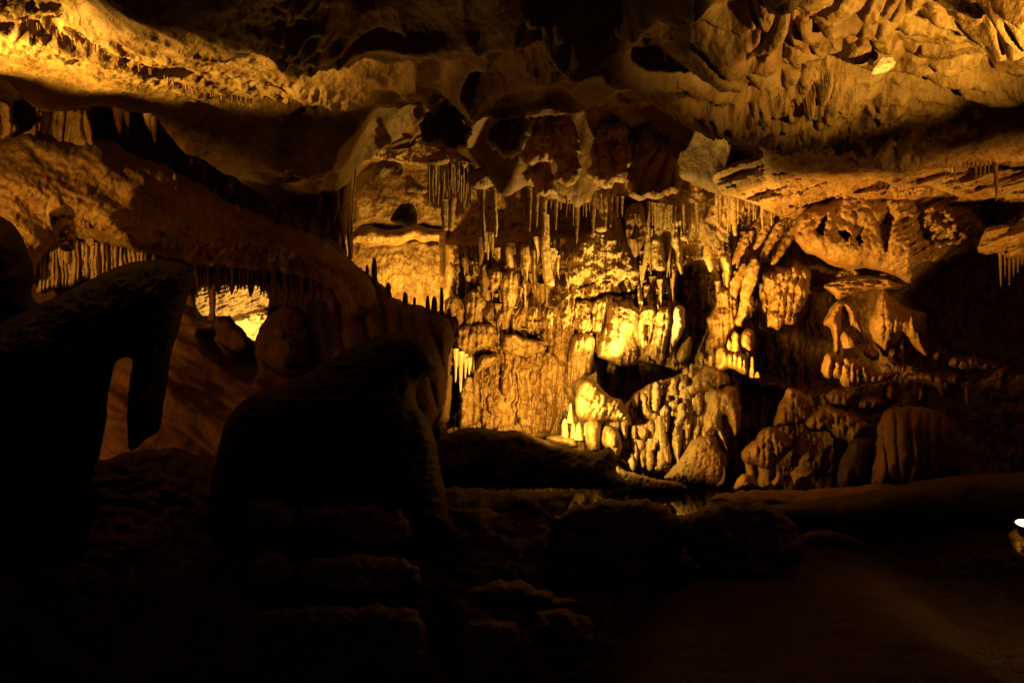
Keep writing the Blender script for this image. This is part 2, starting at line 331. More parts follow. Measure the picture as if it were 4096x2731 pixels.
# ---- far wall: flowstone sheet with alcoves
WD = 12.2
def softpoly(sx, sy, poly, w):
    sd, _, _ = poly_sd(sx, sy, poly); return sst(-w, w, sd)
def build_wall():
    sx, sy = np.meshgrid(np.arange(1120, 4620, 3.0), np.arange(420, 2080, 3.0))
    wsx = sx+14*perlin(v3(sx/70, sy/70, 1.))+5*perlin(v3(sx/22, sy/22, 2.)); wsy = sy+14*perlin(v3(sx/70, sy/70, 5.))+5*perlin(v3(sx/22, sy/22, 7.))
    y = np.full(sx.shape, WD)
    def dent(poly, depth, w=18): return depth*softpoly(wsx, wsy, poly, w)
    y += dent([(1405, 900), (1790, 905), (1795, 1050), (1770, 1240), (1500, 1330), (1380, 1100)], .9, 22)       # lit alcove
    y += dent([(1420, 640), (1900, 700), (2300, 780), (2420, 830), (2400, 930), (1800, 960), (1500, 930), (1420, 900)], 1.0, 25)   # gap under the ceiling lip
    y += dent([(2460, 800), (2620, 810), (2600, 960), (2560, 1050), (2500, 950)], .9, 14)
    y -= dent([(2270, 1010), (2330, 950), (2440, 920), (2520, 960), (2560, 1060), (2550, 1110), (2420, 1130), (2270, 1120)], .28, 22)
    y -= dent([(2220, 1130), (2560, 1120), (2680, 1160), (2740, 1260), (2700, 1420), (2560, 1460), (2400, 1440), (2260, 1330)], .32, 24)
    y += dent([(2375, 1420), (2480, 1470), (2560, 1450), (2700, 1480), (2790, 1470), (2900, 1560), (2700, 1620), (2420, 1600)], .8, 10)
    y += dent([(2690, 1090), (2760, 1060), (2830, 1040), (2880, 1120), (2850, 1240), (2790, 1400), (2760, 1480), (2700, 1420), (2690, 1240)], .9, 16)
    y += dent([(2930, 1060), (2990, 1060), (2980, 1180), (2960, 1330), (2920, 1300), (2940, 1150)], .5, 12)
    y += dent([(3030, 1340), (3160, 1290), (3200, 1150), (3250, 1100), (3500, 1160), (3500, 1500), (3300, 1560), (3160, 1550), (3000, 1500)], 1.6, 25)
    y += dent([(3640, 1180), (3760, 1070), (3880, 1020), (4000, 990), (4700, 1000), (4700, 1480), (3760, 1480)], 1.8, 25)
    y += dent([(2960, 1520), (3150, 1560), (3100, 1700), (2990, 1900), (2900, 1900), (2960, 1700)], .9, 20)
    y -= dent([(2800, 900), (2830, 780), (3000, 730), (3150, 760), (3200, 850), (3120, 1010), (3000, 1080), (2860, 1020)], .45, 30)
    y -= dent([(3060, 1090), (3180, 1040), (3220, 1080), (3210, 1250), (3160, 1320), (3060, 1350), (3040, 1230)], .55, 20)
    y -= dent([(1790, 1240), (2250, 1200), (2280, 1500), (2200, 1750), (1850, 1780), (1800, 1500)], .42, 60)
    y += dent([(1795, 1470), (1850, 1450), (1860, 1640), (1800, 1660)], .7, 10)
    # cracks under the flowstone shelves
    for pl, w, a in (([(2310, 1195), (2370, 1196), (2430, 1180), (2540, 1165)], 7, .35), ([(2310, 1160), (2380, 1130), (2450, 1125)], 4, .2), ([(2660, 1195), (2740, 1190)], 9, .4),
                     ([(2376, 1180), (2366, 1240), (2362, 1330)], 4, .22), ([(2306, 1170), (2300, 1240), (2286, 1330), (2270, 1420)], 3, .15), ([(2050, 1330), (2120, 1350), (2175, 1320)], 6, .14),
                     ([(2064, 1410), (2110, 1420)], 6, .14), ([(2060, 1700), (2072, 1490)], 3, .2), ([(2150, 1640), (2160, 1480)], 3, .2), ([(1905, 1420), (1985, 1405)], 6, .14),
                     ([(2380, 1320), (2375, 1420)], 8, .3)):
        y += a*np.exp(-(line_d(wsx, wsy, pl)/w)**2)
    vert = sst(960, 1080, sy)*(1-sst(3150, 3300, sx))*(1-softpoly(sx, sy, [(1380, 850), (1790, 850), (1790, 1250), (1380, 1350)], 20))
    big = tongues(wsx, sy, 62, 260, 1.)*.34+tongues(wsx+30, sy+60, 34, 150, 2.)*.20+flutes(wsx, sy, 30, .6, 2.)*.10
    y -= vert*(big-.02)
    fineb = softpoly(sx, sy, [(2240, 1000), (2300, 960), (2530, 960), (2680, 1060), (2660, 1150), (2280, 1120)], 15)
    y -= fineb*flutes(sx, sy, 13, .4, 4.)*.06
    y -= vert*flutes(sx+6*perlin(v3(sx/20, sy/40, 3)), sy, 14, .5, 6.)*.06+vert*tongues(sx+10*perlin(v3(sx/25, sy/25, 8)), sy, 20, 60, 5.)*.09
    # craggy rock on the right
    crag = sst(3100, 3300, sx)
    f1, f2, c = worley(wsx/95, wsy/80); y -= crag*.34*(np.sqrt(np.clip(1-f1**2, 0, 1))-.5)
    f1, f2, c = worley(wsx/38, wsy/34+7); y -= (.3+.7*crag)*.08*(np.sqrt(np.clip(1-f1**2, 0, 1))-.5)
    W = v3(sx/260., sy/260., y*.3)
    y -= .10*fbm(W*1.6, 5)+.025*fbm(W*8, 4)+.03*fbm(v3(sx/30, sy/55, 3.), 3, ridged=True)*(1-.5*vert)
    return struct(link('cave_wall', P(sx, sy, y).reshape(-1, 3), grid_faces(*sx.shape)[:, ::-1], M['flow']))
build_wall()

# ---- side walls, out of the frame
for sgn in (-1, 1):
    yy, zz = np.meshgrid(np.linspace(-1, 15, 150), np.linspace(-.6, 6.2, 70))
    xx = sgn*(4.7+.42*np.maximum(yy, 0)+.5*fbm(v3(yy*.6, zz*.7, sgn*3.), 5))
    struct(link('cave_wall', np.stack([xx, yy, zz], -1).reshape(-1, 3), grid_faces(*yy.shape), M['tan']))
# ---- floor, water
def sheet(name, xs, ys, zf, mat):
    X, Y = np.meshgrid(xs, ys); Z = zf(X, Y)
    return struct(link(name, np.stack([X, Y, Z], -1).reshape(-1, 3), grid_faces(*X.shape), mat))
ZW = ZC-1.94
sheet('cave_floor', np.linspace(-12, 12, 260), np.linspace(-3, 17, 220),
      lambda X, Y: ZW-.35+.12*fbm(v3(X*.8, Y*.8, 0), 4), M['dark'])
wm = bpy.data.materials.new('still_water'); wm.use_nodes = True
wb = wm.node_tree.nodes['Principled BSDF']; wb.inputs['Base Color'].default_value = (.008, .006, .004, 1); wb.inputs['Roughness'].default_value = .03
wb.inputs['IOR'].default_value = 1.33; wb.inputs['Specular IOR Level'].default_value = .6
wn = wm.node_tree.nodes.new('ShaderNodeTexNoise'); wn.inputs['Scale'].default_value = 1.5
wbm = wm.node_tree.nodes.new('ShaderNodeBump'); wbm.inputs['Strength'].default_value = .02
wm.node_tree.links.new(wn.outputs['Fac'], wbm.inputs['Height']); wm.node_tree.links.new(wbm.outputs['Normal'], wb.inputs['Normal'])
sheet('water', np.linspace(-3.2, 4.6, 30), np.linspace(8.7, 12.4, 20), lambda X, Y: ZW+0*X, wm)

# ================================================================== THINGS: large rock bodies
D = 4096/2352.
def dp(l): return [(x*D, y*D) for x, y in l]
def lumps(s, a, k=0.):
    def f(x, y):
        wx = x/s+.45*perlin(v3(x/s*.8, y/s*.8, k+.5))+.15*perlin(v3(x/s*2.5, y/s*2.5, k+3.5)); wy = y/s*.85+.45*perlin(v3(x/s*.8, y/s*.8, k+9.5))+.15*perlin(v3(x/s*2.5, y/s*2.5, k+13.5))
        return a*(np.sqrt(np.clip(1-worley(wx+k, wy+k)[0]**2, 0, 1))-.5)
    return f
def folds(w, a, k=0., lean=0.):
    return lambda x, y: a*(flutes(x, y, w, .5, k, lean)-.5)
def both(*fs): return lambda x, y: sum(f(x, y) for f in fs)

# -- dark foreground
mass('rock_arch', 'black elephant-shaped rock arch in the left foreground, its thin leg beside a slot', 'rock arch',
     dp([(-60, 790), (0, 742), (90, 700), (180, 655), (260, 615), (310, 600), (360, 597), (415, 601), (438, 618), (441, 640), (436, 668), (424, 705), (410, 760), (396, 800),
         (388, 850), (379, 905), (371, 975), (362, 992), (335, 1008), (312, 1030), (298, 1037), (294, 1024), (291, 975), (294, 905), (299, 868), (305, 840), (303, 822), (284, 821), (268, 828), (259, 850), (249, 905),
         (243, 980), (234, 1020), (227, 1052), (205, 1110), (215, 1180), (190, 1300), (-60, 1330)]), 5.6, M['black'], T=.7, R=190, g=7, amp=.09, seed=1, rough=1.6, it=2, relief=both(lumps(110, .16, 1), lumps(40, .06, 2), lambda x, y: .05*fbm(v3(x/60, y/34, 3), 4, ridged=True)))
mass('boulder', 'dark upright rock at the left edge, in front of the fluted curtain', 'boulder',
     dp([(-60, 470), (0, 495), (30, 512), (52, 545), (66, 580), (77, 612), (78, 645), (71, 672), (76, 690), (100, 702), (120, 722), (70, 740), (20, 735), (-60, 770)]), 6.6, M['black'], T=.5, R=120, g=8, seed=2, rough=1.5)
mass('boulder', 'black mushroom-topped boulder left of centre with a rounded overhanging head', 'boulder',
     dp([(500, 1040), (508, 995), (520, 962), (545, 930), (585, 903), (640, 886), (690, 866), (735, 838), (790, 806), (850, 776), (895, 761), (940, 767), (980, 785), (1002, 812), (1008, 840), (992, 860),
         (966, 872), (953, 892), (955, 922), (971, 946), (986, 975), (1000, 1010), (1008, 1060), (1022, 1125), (1040, 1240), (470, 1240), (482, 1120)]), 6.4, M['black'], T=.6, R=200, g=7, amp=.05, seed=3, rough=1.5, it=1, relief=both(lumps(110, .05, 4), lumps(40, .03, 5), lambda x, y: .05*fbm(v3(x/60, y/34, 6), 4, ridged=True)))
mass('boulder', 'long low black rock lying before the flowstone at the pool edge', 'boulder',
     dp([(960, 1040), (1000, 1008), (1040, 990), (1075, 982), (1110, 982), (1150, 990), (1195, 988), (1225, 1000), (1260, 1012), (1295, 1025), (1335, 1032), (1362, 1040), (1384, 1034), (1398, 1022), (1413, 1035), (1418, 1060), (1414, 1085), (1432, 1098), (1446, 1118), (1400, 1122), (960, 1122)]),
     9.5, M['dark'], T=.5, R=110, g=6, amp=.09, seed=4, rough=3.5, relief=both(lumps(110, .16, 2), lumps(40, .06, 4), lambda x, y: .05*fbm(v3(x/60, y/34, 8), 4, ridged=True)))
mass('rock_ledge', 'dark rock ledge with a level top below the mushroom boulder', 'rock ledge',
     [(930, 1960), (1100, 1962), (1500, 1964), (1760, 1950), (2100, 1965), (2330, 1962), (2300, 1985), (2260, 2040), (2240, 2130), (1900, 2150), (1600, 2090), (1000, 2060)], 7.4, M['dark'], T=.35, R=40, g=6, amp=.12, fr=4, seed=5, rough=6, tilt=(0, -.3), relief=both(lumps(70, .14, 2), lumps(28, .05, 5)))
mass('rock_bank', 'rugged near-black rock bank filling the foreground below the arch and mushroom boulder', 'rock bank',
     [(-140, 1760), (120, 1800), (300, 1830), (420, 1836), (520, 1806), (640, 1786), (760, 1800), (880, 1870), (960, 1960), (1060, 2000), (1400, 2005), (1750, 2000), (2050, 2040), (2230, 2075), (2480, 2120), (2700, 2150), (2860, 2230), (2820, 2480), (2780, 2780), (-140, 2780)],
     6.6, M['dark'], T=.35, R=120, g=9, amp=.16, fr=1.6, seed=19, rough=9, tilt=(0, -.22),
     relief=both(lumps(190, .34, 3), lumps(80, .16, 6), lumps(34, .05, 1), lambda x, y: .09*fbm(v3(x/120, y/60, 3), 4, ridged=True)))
for k, (lab, ol, d) in enumerate((
    ('dark rounded stone under the level ledge, largest of the stacked stones', [(980, 2010), (1120, 2000), (1200, 2040), (1180, 2160), (1090, 2220), (1000, 2170)], 5.6),
    ('dim wide slab stone right of the large stacked stone', [(1200, 2030), (1480, 2010), (1640, 2060), (1660, 2170), (1500, 2210), (1300, 2180), (1190, 2120)], 5.7),
    ('dim reddish stone low in the stack with a bulging face', [(985, 2260), (1080, 2200), (1180, 2240), (1190, 2330), (1120, 2430), (1000, 2420)], 5.0),
    ('dark flat stone between the bulging stone and the stack corner', [(1210, 2230), (1480, 2220), (1660, 2230), (1690, 2350), (1560, 2400), (1300, 2390), (1200, 2330)], 5.0),
    ('dim broad block at the bottom of the stack', [(960, 2450), (1300, 2420), (1640, 2420), (1720, 2500), (1680, 2760), (940, 2760)], 4.4),
    ('thin brownish slab low in the middle, above a drooping round stone', [(1850, 2380), (1930, 2330), (2060, 2320), (2180, 2370), (2330, 2410), (2200, 2440), (1950, 2420)], 4.8),
    ('drooping round brown stone low in the middle', [(2140, 2440), (2260, 2430), (2380, 2480), (2370, 2600), (2300, 2660), (2190, 2650), (2140, 2560)], 4.3),
    ('dark squat stone at the bottom edge left of the drooping stone', [(1850, 2480), (1960, 2470), (2090, 2490), (2080, 2760), (1850, 2760)], 4.2),
    ('black boulder in front of the bright pool reflections', [(2190, 2090), (2260, 2045), (2330, 2008), (2400, 1998), (2470, 2010), (2570, 1994), (2640, 2012), (2690, 2048), (2740, 2056), (2760, 2180), (2620, 2330), (2350, 2300), (2220, 2220)], 6.4),
    ('black pointed boulder right of the pool reflections', [(2720, 2062), (2830, 2030), (2910, 2000), (2968, 1989), (3050, 2007), (3130, 2052), (3190, 2115), (3230, 2220), (3000, 2330), (2760, 2260)], 6.1),
    )):
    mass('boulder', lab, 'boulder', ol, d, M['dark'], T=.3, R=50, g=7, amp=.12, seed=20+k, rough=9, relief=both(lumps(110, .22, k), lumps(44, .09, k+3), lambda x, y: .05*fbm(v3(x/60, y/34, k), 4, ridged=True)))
def build_path():
    X, Y = np.meshgrid(np.linspace(-1.2, 7.5, 300), np.linspace(1.6, 8.6, 300))
    edge = np.interp(Y, [1.6, 3.2, 4.0, 4.9, 5.7, 6.4, 7.2, 8.6], [.1, .25, .42, .62, .95, 1.5, 2.4, 3.6])+.10*fbm(v3(Y*1.6, X*.4, 2), 3)
    Z = ZC-1.66-.75*(1-sst(-.7, .5, X-edge))+.035*fbm(v3(X*.9, Y*.9, 1), 3)+.012*fbm(v3(X*1.5, Y*9, 4), 3)+.012*fbm(v3(X*9, Y*9, 6), 4)
    far = sst(7.1, 7.9, Y); Z = Z-far*.5
    side = sst(2.15, 3.1, X-.18*(Y-4.2)); Z = Z-.35*side+side*.07*fbm(v3(X*3, Y*9, 5), 3, ridged=True)
    return struct(link('path', np.stack([X, Y, Z], -1).reshape(-1, 3), grid_faces(*X.shape), M['path']))
build_path()
mass('boulder', 'black rock shoulder rising beyond the path at lower right', 'boulder',
     [(3020, 2030), (3300, 1990), (3500, 1960), (3800, 1900), (4240, 1880), (4240, 2120), (3700, 2120), (3300, 2120), (3050, 2090)], 6.8, M['dark'], T=.5, R=90, g=10, amp=.06, seed=41)
mass('boulder', 'warm crumbly rock glowing under the white lamp at the right edge', 'boulder',
     [(4030, 2140), (4060, 2112), (4100, 2108), (4200, 2110), (4240, 2330), (4130, 2290), (4060, 2215)], 5.4, M['tan'], T=.15, R=40, g=5, amp=.05, fr=9, seed=42)

# -- left side
mass('rock_ledge', 'broad sloping brown rock shelf across the left, fringed with stalactites below', 'rock ledge',
     [(-120, 560), (0, 560), (70, 525), (150, 520), (215, 548), (300, 565), (400, 555), (470, 570), (540, 625), (620, 650), (720, 690), (830, 755), (930, 815), (1060, 870), (1180, 915), (1290, 950), (1400, 1040), (1500, 1120),
      (1520, 1260), (1400, 1290), (1330, 1180), (1290, 1128), (1150, 1090), (1000, 1078), (900, 1072), (760, 1058), (620, 1030), (450, 992), (290, 976), (205, 1000), (165, 1090), (130, 1150), (-120, 1160)],
     9.2, M['tan'], T=.7, R=170, g=4.5, amp=.065, fr=1.9, seed=6, tilt=(.105, -.10), rough=5,
     relief=both(lambda x, y: .15*fbm(v3((y-.55*x)/150, (x+.4*y)/420, 4), 3), lumps(150, .08, 3), lambda x, y: .02*fbm(v3(x/24, y/24, 4), 3)))
mass('boulder', 'knobbly pale rock stack standing on the left shelf', 'boulder',
     [(198, 790), (205, 772), (225, 770), (250, 775), (248, 792), (262, 815), (295, 835), (305, 865), (290, 880), (310, 930), (300, 1000), (250, 1010), (225, 960), (200, 900), (183, 840)], 7.5, M['calcite'], T=.16, R=35, g=4, amp=.05, fr=11, seed=7)
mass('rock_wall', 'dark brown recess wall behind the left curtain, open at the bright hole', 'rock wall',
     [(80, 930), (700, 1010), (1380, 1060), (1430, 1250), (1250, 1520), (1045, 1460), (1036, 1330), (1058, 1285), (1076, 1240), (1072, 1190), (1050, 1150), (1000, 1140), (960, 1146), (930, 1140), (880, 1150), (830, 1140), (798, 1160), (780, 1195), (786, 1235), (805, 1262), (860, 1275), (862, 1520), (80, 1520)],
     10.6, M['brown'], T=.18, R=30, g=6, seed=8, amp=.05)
mass('rock_slope', 'smooth brown clay slope below the bright hole on the left', 'rock slope',
     [(330, 1330), (560, 1300), (640, 1200), (690, 1180), (760, 1200), (800, 1262), (850, 1268), (905, 1262), (945, 1300), (985, 1340), (1004, 1356), (1060, 1370), (1200, 1440), (1400, 1480), (1560, 1560), (1620, 1750), (1500, 1980), (900, 1990), (330, 1960)],
     9.4, M['brown'], T=.5, R=200, g=7, amp=.05, fr=1.6, seed=9, tilt=(.02, -.26),
     relief=both(lambda x, y: .16*fbm(v3((y-.5*x)/120, (x+.4*y)/360, 3), 3), lambda x, y: -.5*softpoly(x, y, [(800, 1330), (900, 1310), (1010, 1370), (1030, 1480), (1000, 1520), (900, 1460), (830, 1400)], 25)))
mass('boulder', 'smooth rounded brown boulder right below the bright hole', 'boulder',
     [(1012, 1365), (1035, 1312), (1070, 1272), (1100, 1245), (1125, 1222), (1180, 1218), (1212, 1260), (1240, 1330), (1254, 1400), (1240, 1465), (1190, 1510), (1125, 1500), (1065, 1455), (1022, 1405)], 9.55, M['brown'], T=.4, R=100, g=5, amp=.12, fr=2.4, seed=10, rough=4)
mass('boulder', 'dark jagged rock on the lower rim of the bright hole', 'boulder',
     [(862, 1272), (870, 1262), (882, 1270), (893, 1262), (905, 1266), (915, 1262), (930, 1278), (948, 1300), (962, 1305), (985, 1340), (1005, 1356), (1000, 1400), (940, 1420), (880, 1380), (858, 1320)], 9.9, M['brown'], T=.2, R=30, g=5, seed=11, rough=3)
mass('rock_wall', 'glowing yellow back wall of the side chamber seen through the hole', 'rock wall',
     [(600, 1040), (1300, 1040), (1300, 1540), (600, 1540)], 13.6, M['tan'], T=.2, R=60, g=4, amp=.12, fr=3, seed=12,
     relief=both(lambda x, y: .10*fbm(v3((y+.3*x)/14, (x-.3*y)/60, 3), 4, ridged=True), lambda x, y: .35*softpoly(x, y, [(900, 1290), (1060, 1240), (1120, 1300), (1000, 1400)], 14)))
drip('rock_column', 'thin dark pillar crossing the bright hole', 'column', [(846, 1150, 17), (850, 1200, 14), (851, 1240, 11), (848, 1275, 15), (845, 1300, 22)], 10.2, M['brown'], seed=3, flute=.25)
mass('rock_slope', 'dark ridge crowned with stalagmites between the hole and the flowstone', 'rock slope',
     [(1215, 1160), (1300, 1055), (1282, 925), (1335, 958), (1375, 1000), (1405, 1050), (1440, 1085), (1475, 1106), (1512, 1128), (1552, 1150), (1562, 1182), (1600, 1196), (1640, 1213), (1690, 1226), (1745, 1238), (1800, 1256), (1835, 1275), (1832, 1340), (1800, 1400), (1790, 1500), (1780, 1620), (1700, 1740), (1400, 1760), (1250, 1600), (1240, 1400), (1225, 1260)],
     9.9, M['brown'], T=.55, R=150, g=5.5, amp=.07, fr=2.4, seed=13, relief=folds(70, .16, 3, -.2), rough=3, tilt=(0, -.08))
for k, (x, y0, y1, r, lab) in enumerate((
    (1497, 1030, 1150, 12, 'tall blunt dark stalagmite at the upper end of the ridge'), (1468, 1058, 1120, 8, 'short dark stalagmite left of the tall blunt one on the ridge'),
    (1440, 1068, 1110, 9, 'low dark knob at the left end of the ridge crest'),
    (1620, 1166, 1235, 12, 'stout dark stalagmite against the brightest part of the alcove'), (1657, 1187, 1245, 7, 'small thin dark stalagmite between two stout ones on the ridge'),
    (1710, 1181, 1262, 9, 'dark stalagmite with a narrow tip right of the glow'), (1737, 1184, 1270, 12, 'thick dark stalagmite near the right end of the ridge'),
    (1766, 1148, 1300, 9, 'tallest slender dark stalagmite on the ridge, edged with light'), (1795, 1232, 1310, 11, 'dark stump right of the tallest ridge stalagmite'), (1820, 1262, 1350, 16, 'broad dark stump at the right end of the ridge'), (1552, 1128, 1190, 13, 'dark lump on the ridge beside the alcove'))):
    drip('stalagmite', lab, 'stalagmite', [(x, y0, r*.55), (x+1, y0+(y1-y0)*.3, r*.85), (x, y0+(y1-y0)*.7, r), (x-1, y1, r*1.35)], 9.85, M['brown'], 'dark stalagmites on the ridge', seed=k+4, ends=(1, 0))
drip('rock_column', 'wide dim brown column beside the ridge, left of the slender stalactites', 'column', [(1772, 1245, 34), (1775, 1330, 30), (1778, 1420, 28), (1765, 1520, 32), (1755, 1620, 38), (1752, 1680, 24), (1762, 1730, 26), (1765, 1780, 34)], 10.9, M['brown'], seed=12, flute=.3)
drip('rock_column', 'leaning dim foot of rock at the bottom of the brown column', 'column', [(1800, 1500, 8), (1790, 1580, 16), (1778, 1660, 20), (1762, 1700, 30)], 10.7, M['brown'], seed=13, flute=.3)
for k, (ol, lab) in enumerate((
    ([(52, 400), (110, 390), (165, 410), (168, 500), (150, 600), (80, 600), (52, 520)], 'smooth rounded rock face under the lip at the upper left'),
    ([(205, 430), (260, 425), (345, 430), (374, 470), (382, 600), (300, 610), (228, 600), (205, 520)], 'square fluted brown block between the ceiling lip and the left shelf'),
    ([(-80, 380), (20, 400), (52, 420), (48, 470), (75, 520), (40, 560), (-80, 580)], 'bent brown rock pillar at the left edge under the ceiling'))):
    mass('boulder', lab, 'boulder', ol, 9.0-.5*(k == 2), M['tan'], T=.16, R=14, g=4.2, amp=.06, seed=50+k, rough=5, relief=folds(38, .12, k))

mass('rock_wall', 'dark folded brown wall between the left shelf and the alcove', 'rock wall',
     [(960, 640), (1200, 560), (1415, 600), (1400, 800), (1385, 930), (1380, 1010), (1300, 1070), (1180, 1010), (980, 900)], 10.9, M['brown'], T=.25, R=40, g=6, seed=14, amp=.08, relief=folds(60, .16, 5, .1))
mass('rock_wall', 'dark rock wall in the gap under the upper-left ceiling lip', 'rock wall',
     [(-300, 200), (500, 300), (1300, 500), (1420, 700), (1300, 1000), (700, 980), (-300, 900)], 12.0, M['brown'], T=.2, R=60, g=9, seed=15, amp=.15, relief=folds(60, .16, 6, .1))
# stalactite curtain under the left shelf
rs = np.random.RandomState(11)
def base_y(x): return np.interp(x, [130, 290, 450, 620, 760, 900, 1000, 1150, 1290], [968, 972, 985, 1020, 1046, 1062, 1068, 1080, 1108])
mass('flowstone_drapery', 'fluted ochre curtain of fused drips under the lit left end of the shelf', 'flowstone', [(138, 950), (290, 955), (450, 975), (620, 1005), (780, 1035), (776, 1075), (700, 1085), (620, 1078), (540, 1100), (480, 1095), (400, 1125), (330, 1120), (270, 1155), (220, 1150), (180, 1180), (140, 1170)], 8.72, M['calcite'], T=.12, R=22, g=3.4, seed=16, amp=.04, tilt=(.13, 0), rough=4, relief=both(folds(17, .09, 3), folds(40, .08, 4)))
x = 140.
while x < 1290:
    lit = x < 480
    r = rs.uniform(7, 15) if lit else (rs.uniform(3.5, 7) if rs.rand() < .7 else rs.uniform(8, 15))
    y0 = base_y(x)-14; L = rs.uniform(95, 165) if lit else rs.uniform(85, 150)
    if 770 < x < 1080: L = rs.uniform(104, 134)
    if 560 < x < 720: L = rs.uniform(60, 110)
    dd = 9.2+.0013*(x-620)-.25+rs.uniform(-.12, .25)
    drip('stalactite', 'fluted ochre stalactite in the lit left end of the shelf curtain' if lit else ('thin brown stalactite hanging above the bright hole' if 770 < x < 1080 else 'thin dim stalactite in the dark part of the shelf curtain'),
         'stalactite', [(x, y0-10, r*1.5), (x+rs.uniform(-3, 3), y0+L*.35, r), (x+rs.uniform(-5, 5), y0+L*.75, r*.8), (x+rs.uniform(-6, 6), y0+L, r*(.6 if lit else .3))], dd,
         M['calcite'] if lit else M['brown'], 'stalactites of the left shelf curtain', seed=int(x), flute=.2, knob=.1)
    x += r*(1.35 if lit else 1.9)
for k, (x, y, r) in enumerate(((320, 882, 7), (335, 890, 8), (352, 892, 6), (400, 898, 8), (440, 905, 6), (560, 886, 8), (585, 892, 7), (659, 888, 10), (694, 884, 11), (715, 890, 7), (640, 772, 7), (698, 700, 6), (704, 752, 6), (810, 845, 10), (835, 862, 7), (880, 882, 8), (948, 830, 11), (980, 862, 9), (1003, 895, 8), (1027, 897, 7))):
    dx = 9.2+.0013*(x-620)-.55
    drip('stalagmite', 'small knob of cave popcorn dotted along the left shelf', 'stalagmite', [(x, y-r*1.2, r*.7), (x, y, r), (x+1, y+r*1.6, r*1.1), (x, y+r*3, r*1.2)], dx-.05, M['tan'], 'popcorn knobs on the left shelf', seed=k+70, ends=(1, 0))
# tiny stalactites along the ceiling ridges at upper left
def cz(sx, sy): return (2.25+.2-0.02)/(( CY-sy)/F+.04)
for k in range(58):
    t = rs.rand()
    if k < 42:
        tt = t*1080-60; sxx = tt; syy = np.interp(tt, [-60, 0, 270, 430, 740, 1020], [20, 45, 150, 205, 350, 410])
    else:
        sxx = rs.uniform(0, 290); syy = np.interp(sxx, [0, 130, 285], [130, 148, 215])
    d0 = (2.25+.2)/((CY-syy)/F+.04)*.97; r = rs.uniform(2.2, 4.2); L = rs.uniform(10, 28)
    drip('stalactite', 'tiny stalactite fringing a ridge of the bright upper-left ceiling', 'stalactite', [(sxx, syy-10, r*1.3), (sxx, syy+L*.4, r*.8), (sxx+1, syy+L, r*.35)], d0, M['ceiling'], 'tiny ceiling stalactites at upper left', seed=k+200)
for k, (x, y, L, r) in enumerate(((470, 458, 75, 13), (505, 470, 40, 8), (595, 480, 50, 14), (612, 490, 85, 9))):
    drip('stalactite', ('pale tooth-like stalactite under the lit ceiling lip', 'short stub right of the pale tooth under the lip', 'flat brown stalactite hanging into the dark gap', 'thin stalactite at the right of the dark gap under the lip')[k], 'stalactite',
         [(x, y-20, r*1.6), (x+3, y+L*.4, r), (x+8, y+L, r*.3)], 7.3, M['ceiling'], seed=k+90)

